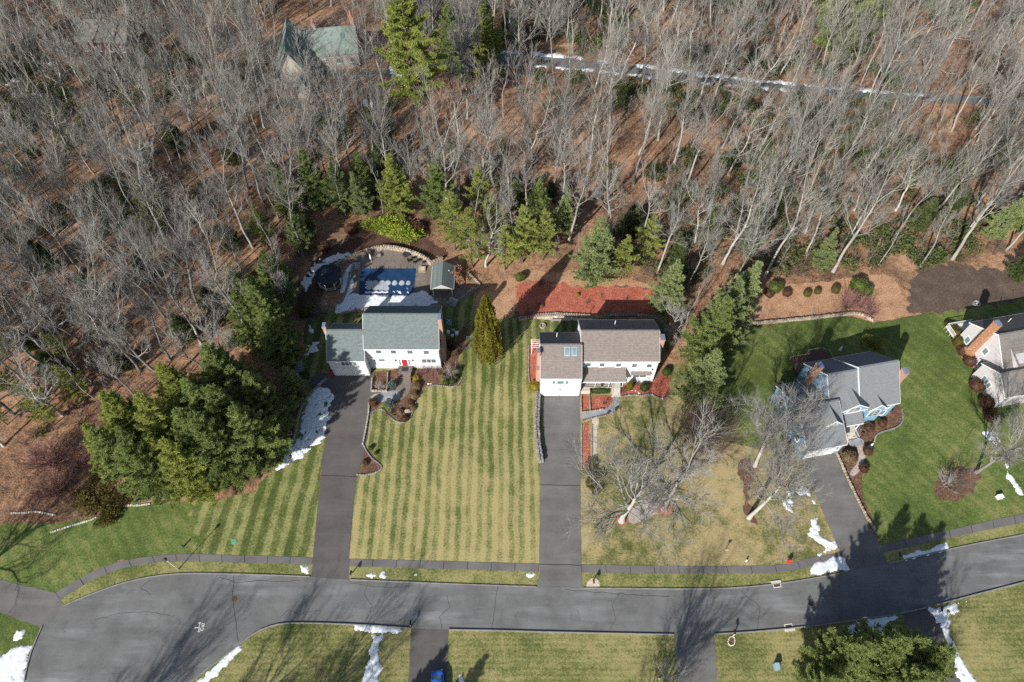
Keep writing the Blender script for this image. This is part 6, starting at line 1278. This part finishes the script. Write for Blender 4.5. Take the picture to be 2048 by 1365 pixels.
# ---- conifers
CON = [
 ('pine_b',425,985,1.0,'yellowish white pine at the front right of the big left clump'),('pine_a',350,988,1.0,'white pine at the front of the big left clump'),('pine_c',290,965,1.05,'white pine at the left front of the big left clump'),('pine_a',480,955,1.1,'tall white pine at the right of the big left clump'),
 ('pine_b',395,920,1.15,'tall yellowish white pine in the middle of the big left clump'),('pine_a',540,925,1.0,'white pine beside the snow bank in the big left clump'),('pine_c',460,880,1.15,'tall white pine at the back of the big left clump'),('pine_b',320,905,1.05,'yellowish white pine at the back left of the big left clump'),('pine_a',555,860,1.05,'dark white pine shading the head of the left driveway'),('pine_d',600,800,.75,'dark round evergreen by the left garden steps'),
 ('pine_b',385,965,.9,'yellowish pine low in the front of the big left clump'),('pine_a',445,935,1.0,'bushy pine in the heart of the big left clump'),('pine_c',330,945,.95,'bushy pine at the left heart of the big left clump'),('pine_a',505,895,1.05,'bushy pine at the right heart of the big left clump'),('pine_b',255,930,.75,'small pine at the left rim of the big left clump'),('pine_a',500,830,1.1,'dark pine at the upper right of the big left clump'),('pine_b',410,850,1.0,'pale tipped pine at the top of the big left clump'),
 ('pine_a',575,730,.95,'dark pine left of the left garage'),('pine_a',560,690,1.0,'dark pine in the mass left of the left house, nearest the garage'),('pine_c',520,690,1.0,'dark pine in the mass left of the left house, left one'),('pine_a',570,610,.9,'dark pine in the mass left of the pool gazebo'),('pine_c',545,655,.95,'pine among bare trees left of the pool'),('pine_d',500,620,.9,'bluish pine in the woods left of the pool'),
 ('pine_b',800,430,.95,'yellow green pine behind the pool, left of a pair'),('pine_a',882,437,.95,'dark green pine behind the pool, right of a pair'),('pine_d',690,420,1.0,'bluish pine at the wood edge above the pool'),('pine_a',640,415,.9,'dark pine in the shade above the pool'),('pine_f',730,430,.9,'small pine beside the oak with held leaves'),
 ('pine_e',945,535,1.05,'airy pine with bare branches left of the red mulch bed'),('pine_e',1045,525,1.0,'airy pine above the left end of the red bed'),('pine_d',1185,565,1.25,'full green pine above the red mulch bed'),('pine_f',1125,470,1.0,'small pine behind the full green pine'),('pine_e',985,490,.9,'thin pine in the wood edge above the red bed'),('pine_e',910,500,1.0,'airy pine touching the pool house'),('pine_e',1010,540,.8,'small airy pine left of the airy pine above the red bed'),('pine_e',1085,520,.9,'airy pine above the middle of the red mulch bed'),('pine_c',1075,450,.8,'feathery pine deep above the red mulch bed'),('pine_e',960,440,.9,'airy pine deep behind the pool house'),('pine_e',1240,560,.8,'airy pine right of the full green pine'),('pine_c',590,440,.9,'feathery pine up the slope left of the pool'),('pine_d',610,500,.8,'bluish pine above the gazebo'),('pine_e',540,500,.8,'airy pine left of the gazebo woods'),('pine_c',730,395,.8,'feathery pine behind the rhododendron bank'),
 ('pine_e',1290,520,.8,'airy pine deep above the right end of the red bed'),
 ('pine_d',1325,625,1.05,'green pine at the right end of the red bed'),('pine_d',1430,690,1.15,'upper pine of the row right of the centre house'),('pine_f',1452,650,1.25,'topmost pine of the row right of the centre house'),('pine_a',1402,728,1.0,'middle pine of the row right of the centre house'),('pine_d',1388,808,1.05,'dark broad evergreen at the lower end of the row right of the centre house'),
 ('pine_f',1635,540,.85,'small pine in the woods above the right leafy bed'),('pine_a',1660,118,1.9,'tall pine at the top edge of the woods'),('pine_c',2030,470,1.1,'pine at the right edge of the woods'),('pine_f',1975,480,1.0,'small pine in the woods near the right edge'),
 ('pine_a',1640,1340,1.05,'big pine at the bottom right, left front'),('pine_a',1700,1330,1.1,'big pine at the bottom right, middle'),('pine_c',1745,1322,1.1,'big pine at the bottom right, nearest the street'),('pine_a',1795,1345,1.0,'big pine at the bottom right beside the shaded driveway'),('pine_c',1600,1390,1.0,'big pine at the bottom edge beside the blue grey box'),('pine_a',1740,1400,1.15,'big pine at the bottom edge under the right clump'),
 ('pine_e',40,790,.7,'thin pine in the left woods above the purple bushes'),('pine_e',95,825,.65,'thin pine right above the purple bushes'),('pine_e',175,800,.7,'thin pine left above the big clump'),('pine_e',30,715,.7,'thin pine at the left edge, uppermost'),('pine_e',140,725,.6,'thin pine deep in the left woods'),('pine_e',15,850,.55,'thin small pine at the left edge of the woods'),('pine_e',110,850,.55,'thin small pine left of the big clump'),('pine_e',330,470,.9,'thin pine low in the left woods'),('pine_a',905,150,1.1,'pine beside the giant pine'),('pine_b',970,140,1.0,'small pine right of the giant pine'),('pine_e',985,130,.9,'thin pine at the head of the woodland lane')]
for key, px, py, s, lb in CON: pp('pine_tree', key, px, py, s*(1.5 if 'left clump' in lb or 'row right' in lb else 1.2 if 'bottom' in lb else 1.34), lb)
pp('giant_pine', 'giant', 846, 303, 1.0, 'giant white pine towering over the woods beside the green roofed house')
pp('arborvitae', 'arb', 977, 714, 1.25, 'tall golden arborvitae cone between the two white houses', rz=0, sz=1.58)
pp('arborvitae', 'arb_s', 1258, 778, 1.0, 'slim golden arborvitae at the corner of the centre porch', 'shrub')

# ---- shrubs
SHR = [
 ('ball',893,768,.95,'clipped round box ball, leftmost of four by the left house','shrub'),('ball',905,766,.9,'clipped round box ball, second of four by the left house','shrub'),('ball',912,758,.8,'clipped round box ball, third of four by the left house','shrub'),('ball',914,746,.95,'clipped round box ball, uppermost of four by the left house','shrub'),
 ('gold',832,759,.9,'golden shrub right of the left front steps','shrub'),('gold',885,758,.85,'golden shrub beside the clipped balls','shrub'),('mound_tan',832,776,1.1,'round tan shrub below the golden shrub, upper of two','shrub'),('mound_tan',828,795,1.1,'round tan shrub below the golden shrub, lower of two','shrub'),('mound_tan',800,826,.7,'tan mound left of the boulder','shrub'),('mound_tan',826,818,.7,'tan mound right of the boulder','shrub'),('mound_brown',810,840,.8,'brown mound below the boulder','shrub'),('mound_brown',822,806,.7,'brown mound above the boulder','shrub'),
 ('mound_brown',748,808,1.0,'brown shrub in the corner of driveway and bluestone walk','shrub'),('spruce_s',786,776,.95,'blue dwarf spruce, upper one by the bluestone walk','shrub'),('spruce_s',781,812,1.0,'blue dwarf spruce, lower one by the bluestone walk','shrub'),('shrub_low',778,832,1.2,'wispy pale shrub below the lower dwarf spruce','shrub'),('shrub_c',760,780,.8,'bare pale shrub in the timber planter','shrub'),('shrub_b',850,748,.6,'reddish bare shrub below the left front window','shrub'),('shrub_b',868,752,.55,'reddish bare shrub nearer the right corner of the left house','shrub'),('mound_brown',910,707,1.2,'brown round shrub beside the left house chimney','shrub'),('mound_brown',900,690,1.0,'dark brown shrub against the left house chimney','shrub'),('shrub_a',925,700,.9,'fan of bare stems beside the lawn right of the left house','shrub'),
 ('ball',742,898,.6,'small clipped ball in the drive side bed, upper','shrub'),('ball',752,908,.5,'small clipped ball in the drive side bed, lower','shrub'),('mound_tan',728,930,.8,'tan grass clump in the drive side bed','shrub'),
 ('gold_l',1068,778,1.0,'bright gold shrub at the left corner of the centre garage','shrub'),('hedge',1200,783,1.0,'clipped green hedge below the centre porch railing','hedge'),('ball',1288,779,1.25,'round green box ball in front of the centre house window','shrub'),('ball',1332,748,1.15,'green ball at the shaded right side of the centre house','shrub'),('shrub_low',1243,785,.8,'small brown bush beside the centre steps','shrub'),('shrub_low',1210,808,.8,'low bare bush in the rounded red bed','shrub'),('spread',1190,965,1.0,'spreading olive juniper below the gravel path','shrub'),('shrub_low',1272,770,.8,'dry bush left of the box ball','shrub'),
 ('shrub_a',1080,570,.9,'bare bush at the upper left of the red mulch bed','shrub'),('mound_tan',1081,614,.75,'tan clump low in the red mulch bed','shrub'),('gold',1155,592,.6,'small golden shrub in the middle of the red mulch bed','shrub'),('shrub_low',1175,607,.7,'small dark bush in the red mulch bed','shrub'),('shrub_low',1203,592,.5,'tiny twiggy bush in the red mulch bed','shrub'),('shrub_low',1254,598,.6,'brown tuft at the right of the red mulch bed','shrub'),('bright',1040,560,.8,'bright green bush at the left edge of the red mulch bed','shrub'),('shrub_a',1055,630,.8,'dry bush at the left end of the low pale wall','shrub'),('olive','',0,0,'',''),
 ('rhodo',780,466,1.35,'bright yellow green rhododendron bank behind the pool','shrub'),('mound_brown',705,465,1.7,'brown bare shrub mound above the pool, left','shrub'),('mound_brown',835,462,1.7,'dark purple brown shrub right of the rhododendron','shrub'),('mound_brown',650,500,1.5,'dark shrub above the gazebo','shrub'),('ball_olive',632,630,1.5,'golden green bush below the gazebo','shrub'),('weeping',648,632,.9,'grey weeping tree below the gazebo','tree'),('ball_olive',615,630,1.3,'olive bush left of the weeping tree','shrub'),('ball',610,758,1.5,'dark round bush at the left garden steps','shrub'),
 ('shrub_b',95,930,1.5,'dense reddish purple bush at the far left, beside the upper one','shrub'),('shrub_b',110,930,1.9,'reddish purple bare bush at the far left, upper','shrub'),('shrub_b',120,985,1.7,'reddish purple bare bush at the far left, lower','shrub'),('shrub_b',165,925,1.4,'reddish bare bush beside the big left clump','shrub'),('spread',180,1010,1.4,'low evergreen ground cover at the far left bed','shrub'),('spread',240,1000,1.2,'low ground cover at the edge of the big left clump','shrub'),('spread',210,990,1.2,'leafy ground cover strewn with leaves at the far left','shrub'),
 ('bright',1546,582,1.0,'yellow green bush, leftmost in the right leafy bed','shrub'),('bright',1555,578,.8,'yellow green bush touching the leftmost one','shrub'),('mound_brown',1537,592,1.1,'brown mound below the leftmost yellow green bush','shrub'),('mound_brown',1572,590,1.1,'brown mound, second in the right leafy bed','shrub'),('ball_olive',1612,592,.85,'olive dome in the right leafy bed, left of two','shrub'),('ball_olive',1633,587,.75,'olive dome in the right leafy bed, right of two','shrub'),('bright',1712,582,1.35,'bright green round bush in the right leafy bed','shrub'),('bright',1728,588,1.0,'green bush touching the bright round bush','shrub'),('shrub_b',1690,615,1.2,'purple bare bush in the right leafy bed','shrub'),('shrub_b',1720,615,1.1,'purple bare bush at the end of the low curved wall','shrub'),('ball_olive',1668,585,1.0,'loose olive bush left of the purple bushes','shrub'),('shrub_b',1738,632,.9,'dark red bush at the tip of the low curved wall','shrub'),
 ('cloud',1733,700,1.0,'flat topped golden cloud pruned shrub behind the blue house','shrub'),('shrub_low',1717,852,1.5,'pale twiggy round bush right of the blue house porch','shrub'),('ball',1748,838,1.0,'green bush below the blue house bay','shrub'),('mound_brown',1735,858,1.1,'brown bush in the blue house bed','shrub'),('mound_tan',1775,828,1.0,'tan bush at the right of the blue house bed','shrub'),('mound_brown',1762,850,.9,'brown bush near the bed edging of the blue house','shrub'),('mound_tan',1695,920,1.6,'big tan mound beside the slanting driveway','shrub'),('mound_brown',1733,905,1.0,'brown bush below the white statue','shrub'),('mound_brown',1725,940,1.0,'brown bush along the slanting driveway wall','shrub')]
for it in SHR:
    if it[0] not in PT or len(it) < 6 or not it[4]: continue
    key, px, py, s, lb, ct = it; pp('clipped_hedge' if ct == 'hedge' else ('weeping_tree' if 'weeping' in lb else 'garden_shrub'), key, px, py, s, lb, ct, 0 if ct == 'hedge' else None)
DOME = [(1893,652,'dome_olive',.6),(1902,660,'dome_olive',.8),(1908,672,'dome_olive',1.0),(1912,690,'dome_olive',1.05),(1922,708,'dome_brown',1.0),(1935,728,'dome_brown',1.1),(1948,778,'dome_brown',1.15),(1966,812,'dome_brown',1.1),(1975,838,'dome_brown',1.0)]
for k, (px, py, key, s) in enumerate(DOME): pp('clipped_dome', key, px, py, s, '%s clipped dome shrub beside the grey house, %s of nine' % ('olive' if 'olive' in key else 'brown', ('first and uppermost','second','third','fourth','fifth','sixth','seventh','eighth','last')[k]), 'shrub', None, 'clipped domes along the grey house')
pp('oak_sapling', 'oakleaf', 712, 385, 1.3, 'sapling still holding orange leaves above the pool', 'tree'); pp('oak_sapling', 'oakleaf', 915, 565, .8, 'orange leaved branch tree beside the pool house', 'tree')
# ---- the woods
WOOD = [(-200,-50),(2250,-50),(2300,500),(2048,512),(1900,520),(1800,545),(1700,540),(1560,560),(1500,590),(1340,585),(1230,560),(1180,540),(1040,545),(985,545),(905,505),(840,470),(700,470),(600,545),(585,640),(560,700),(470,820),(300,790),(160,850),(70,890),(-260,920)]
WW = [(p.x, p.y) for p in GP(WOOD)]
NOGO = [[(p.x, p.y) for p in GP(q)] for q in (
 [(530,20),(770,20),(790,165),(745,225),(590,232),(540,190)], [(770,-60),(920,-60),(910,75),(780,75)], [(960,100),(1200,116),(1500,155),(1900,186),(1900,206),(1500,182),(1200,150),(960,140)],
 [(640,420),(720,440),(850,445),(900,500),(860,480),(700,490),(610,560)], [(770,150),(915,150),(890,325),(800,325)], [(1030,520),(1330,560),(1330,600),(1030,600)])]
xs = [p[0] for p in WW]; ys = [p[1] for p in WW]
def samples(n, extra=None):
    X = RNG.uniform(min(xs), max(xs), n); Y = RNG.uniform(min(ys), max(ys), n); ok = inside(WW, X, Y)
    for q in NOGO: ok &= ~inside(q, X, Y)
    if extra is not None: ok &= extra(X, Y)
    return list(zip(X[ok].tolist(), Y[ok].tolist()))
pts = []; cellmap = {}
for x, y in samples(16000):
    dmin = 5.25 + 1.7*float(vnoise(x, y, 55, 25)) + (.7 if x > -20 else 0); ci, cj = int(x//8.2), int(y//8.2)
    if any((x-q[0])**2+(y-q[1])**2 < dmin*dmin for a in (-1,0,1) for b in (-1,0,1) for q in cellmap.get((ci+a, cj+b), ())): continue
    pts.append((x, y)); cellmap.setdefault((ci, cj), []).append((x, y))
def view(p):
    dep = p[1]*CT+CAM_H*ST; return 1024+FPX*p[0]/dep, 682.5-FPX*(p[1]*ST-CAM_H*CT)/dep
pts.sort(key=lambda p: p[1])
near_, far_ = [], []
for p in pts:
    px, py = view(p)
    (near_ if len(near_) < 300 and -60 < px < 2110 and py > -60 else far_).append(p)
LAND = [('the giant pine',846,303),('the green roofed woodland house',640,150),('the pool gazebo',660,540),('the rhododendron bank',778,470),('the pool house',885,540),('the left house chimney',650,660),('the golden arborvitae',975,690),('the left end of the red bed',1040,575),('the pine above the red bed',1185,560),('the right end of the red bed',1325,590),('the topmost pine in the row',1452,630),('the leftmost yellow green bush',1546,575),('the bright green round bush',1715,570),('the dark soil bed',1900,545),('the big left pine clump',330,790),('the left edge of the photo',0,600),('the upper left corner',0,100),('the red woodland house',232,90),('the white tanks in the woods',739,212),('the left start of the woodland lane',1000,115),('the middle of the woodland lane',1350,150),('the right end of the woodland lane',1860,195),('the tall pine at the top edge',1660,110),('the right edge of the photo',2048,400),('the upper right corner',2048,40),('the sapling with orange leaves',712,385),('the middle of the top edge',1200,10),('the dark pine by the garage',575,720),('the sunlit floor left of the pool',430,560),('the clearing above the leafy bed',1600,480)]
ORD = ('nearest','second nearest','third nearest','fourth nearest','fifth nearest','sixth nearest','seventh nearest','eighth nearest','ninth nearest','tenth nearest','eleventh nearest','twelfth nearest')
KIND = []
for p in near_:
    px, py = view(p); u = rs_.random()
    if u < .62: KIND.append(('forest%d' % (rs_.randrange(5) if (px < 700) == (rs_.random() < .85) else 5+rs_.randrange(5)), 'tall bare forest tree', 'tall bare trees'))
    elif u < .80: KIND.append(('crook%d' % rs_.randrange(4), 'pale crooked bare tree', 'crooked bare trees'))
    else: KIND.append(('slim%d' % rs_.randrange(3), 'slim young bare tree', 'slim bare trees'))
near_lab = {}
for kd in ('tall bare forest tree', 'pale crooked bare tree', 'slim young bare tree'):
    ids = [i for i in range(len(near_)) if KIND[i][1] == kd]; vp = {i: view(near_[i]) for i in ids}
    for nm, lx, ly in LAND:
        order = sorted(ids, key=lambda i: (vp[i][0]-lx)**2+(vp[i][1]-ly)**2)
        for r, i in enumerate(order[:12]):
            if i not in near_lab or near_lab[i][0] > r: near_lab[i] = (r, '%s, %s one to %s' % (kd, ORD[r], nm))
for i, p in enumerate(near_):
    px, py = view(p); key, kd, g = KIND[i]
    zone = 'left of the pool' if px < 620 and py > 300 else 'at the upper left' if px < 620 else 'behind the two white houses' if px < 1340 and py > 260 else 'around the woodland lane' if px < 1340 else 'behind the blue and grey houses' if py > 230 else 'at the upper right'
    plant('bare_tree', key, p, rs_.choice((rs_.uniform(.62,.9), rs_.uniform(.9,1.2), rs_.uniform(.9,1.2))), None, near_lab[i][1] if i in near_lab else kd+' in the woods '+zone, 'tree', g+' '+zone)
def gn_scatter(name, meshes, places, label, cat):
    """one object: points carrying a turn and a size, each dressed with one of the given meshes by geometry nodes"""
    me = bpy.data.meshes.new(name); me.from_pydata([(x, y, 0) for x, y, s in places], [], []); n = len(places)
    for nm, dt, vals in (('turn', 'FLOAT', [rs_.uniform(0, 6.283) for _ in places]), ('size', 'FLOAT', [s for _, _, s in places]), ('pick', 'INT', [rs_.randrange(len(meshes)) for _ in places])):
        at = me.attributes.new(nm, dt, 'POINT'); at.data.foreach_set('value', vals)
    o = bpy.data.objects.new(name, me); link(o)
    ng = bpy.data.node_groups.new(name, 'GeometryNodeTree'); ng.interface.new_socket('Geometry', in_out='INPUT', socket_type='NodeSocketGeometry'); ng.interface.new_socket('Geometry', in_out='OUTPUT', socket_type='NodeSocketGeometry')
    N = ng.nodes; gi = N.new('NodeGroupInput'); go = N.new('NodeGroupOutput'); jn = N.new('GeometryNodeJoinGeometry')
    def attr(nm, dt): a = N.new('GeometryNodeInputNamedAttribute'); a.data_type = dt; a.inputs[0].default_value = nm; return a.outputs[0]
    sz = attr('size', 'FLOAT'); cx = N.new('ShaderNodeCombineXYZ'); ng.links.new(attr('turn', 'FLOAT'), cx.inputs[2])
    for k, parts in enumerate(meshes):
        cmp_ = N.new('FunctionNodeCompare'); cmp_.data_type = 'INT'; cmp_.operation = 'EQUAL'; ng.links.new(attr('pick', 'INT'), cmp_.inputs[2]); cmp_.inputs[3].default_value = k
        for m in parts:
            po_ = bpy.data.objects.new(name+'_source', m); inf = N.new('GeometryNodeObjectInfo'); inf.inputs[0].default_value = po_; inf.inputs['As Instance'].default_value = True
            ip_ = N.new('GeometryNodeInstanceOnPoints'); ng.links.new(gi.outputs[0], ip_.inputs['Points']); ng.links.new(cmp_.outputs[0], ip_.inputs['Selection']); ng.links.new(inf.outputs['Geometry'], ip_.inputs['Instance'])
            ng.links.new(cx.outputs[0], ip_.inputs['Rotation']); ng.links.new(sz, ip_.inputs['Scale']); ng.links.new(ip_.outputs[0], jn.inputs[0])
    ng.links.new(jn.outputs[0], go.inputs[0]); md = o.modifiers.new('scatter', 'NODES'); md.node_group = ng
    return tag(o, label, cat, None, 'stuff')
if far_: gn_scatter('distant_trees', [PT['forest%d' % k] for k in range(10)]+[PT['crook%d' % k] for k in range(4)], [(x, y, rs_.uniform(.85,1.1)) for x, y in far_], 'far bare trees along the top edge of the woods', 'trees')
# saplings and brush between the trunks
sap = []
for i in range(3):
    t, c = bare_tree(seed=600+i, h=7+i, r=.045, cb=.3, spread=1.5, nl=7, kids=(3,0,0), up=.15, wig=.14, el=(.5,1.1), tw=3, fork=.8, maxlev=1, tk=4); sap.append((t.mesh('sapling_stem', M['bark_grey']), c.mesh('sapling_twigs', M['twig_grey'])))
gn_scatter('saplings', sap, [(x, y, rs_.uniform(.6,1.25)) for x, y in samples(6000)[:1500]], 'thin bare saplings filling the gaps between the forest trees', 'saplings')
brush = [(twiggy(700+i, 1.6, 1.0, 9, (3,2), 3, 1.0).mesh('brush_clump', M['twig_brown']),) for i in range(3)]
gn_scatter('brush', brush, [(x, y, rs_.uniform(.7,1.5)) for x, y in samples(8500, lambda X, Y: fbm(X, Y, 77, 14) > -.15)[:2400]], 'low brown brush and dead stems on the forest floor', 'brush')
und = [(mesh_tris('laurel_clump', *leafy(800+i, 1.5, 1.5, .9, 260, .34, lump=.3, lobes=5, core=False), M['under']),) for i in range(4)]
gn_scatter('laurel_undergrowth', und, [(x, y, rs_.uniform(.7,1.6)) for x, y in samples(12000, lambda X, Y: fbm(X, Y, 91, 22) > .02)[:1100]], 'patches of green laurel undergrowth among the bare trunks', 'undergrowth')
YP = [(430,620),(560,560),(470,500),(300,560),(380,680),(250,740),(130,760),(60,700),(620,470),(560,380),(470,330),(360,300),(1030,420),(1100,400),(1420,480),(1500,500),(1550,420),(1830,460),(1900,420),(1980,330),(2030,560),(1350,520),(1260,470),(760,330),(1620,260),(1240,215),(200,600),(100,540)]
for k, (px, py) in enumerate(YP):
    nm = min(LAND, key=lambda l: (l[1]-px)**2+(l[2]-py)**2)[0]; rk = sorted(YP, key=lambda q: min((l[1]-q[0])**2+(l[2]-q[1])**2 for l in LAND if l[0] == nm)).index((px, py))
    pp('young_evergreen', 'young', px, py, rs_.uniform(1.0,1.6), 'young dull green evergreen, %s to %s' % (ORD[min(rk, 7)], nm), 'tree', None, 'young evergreens in the woods')
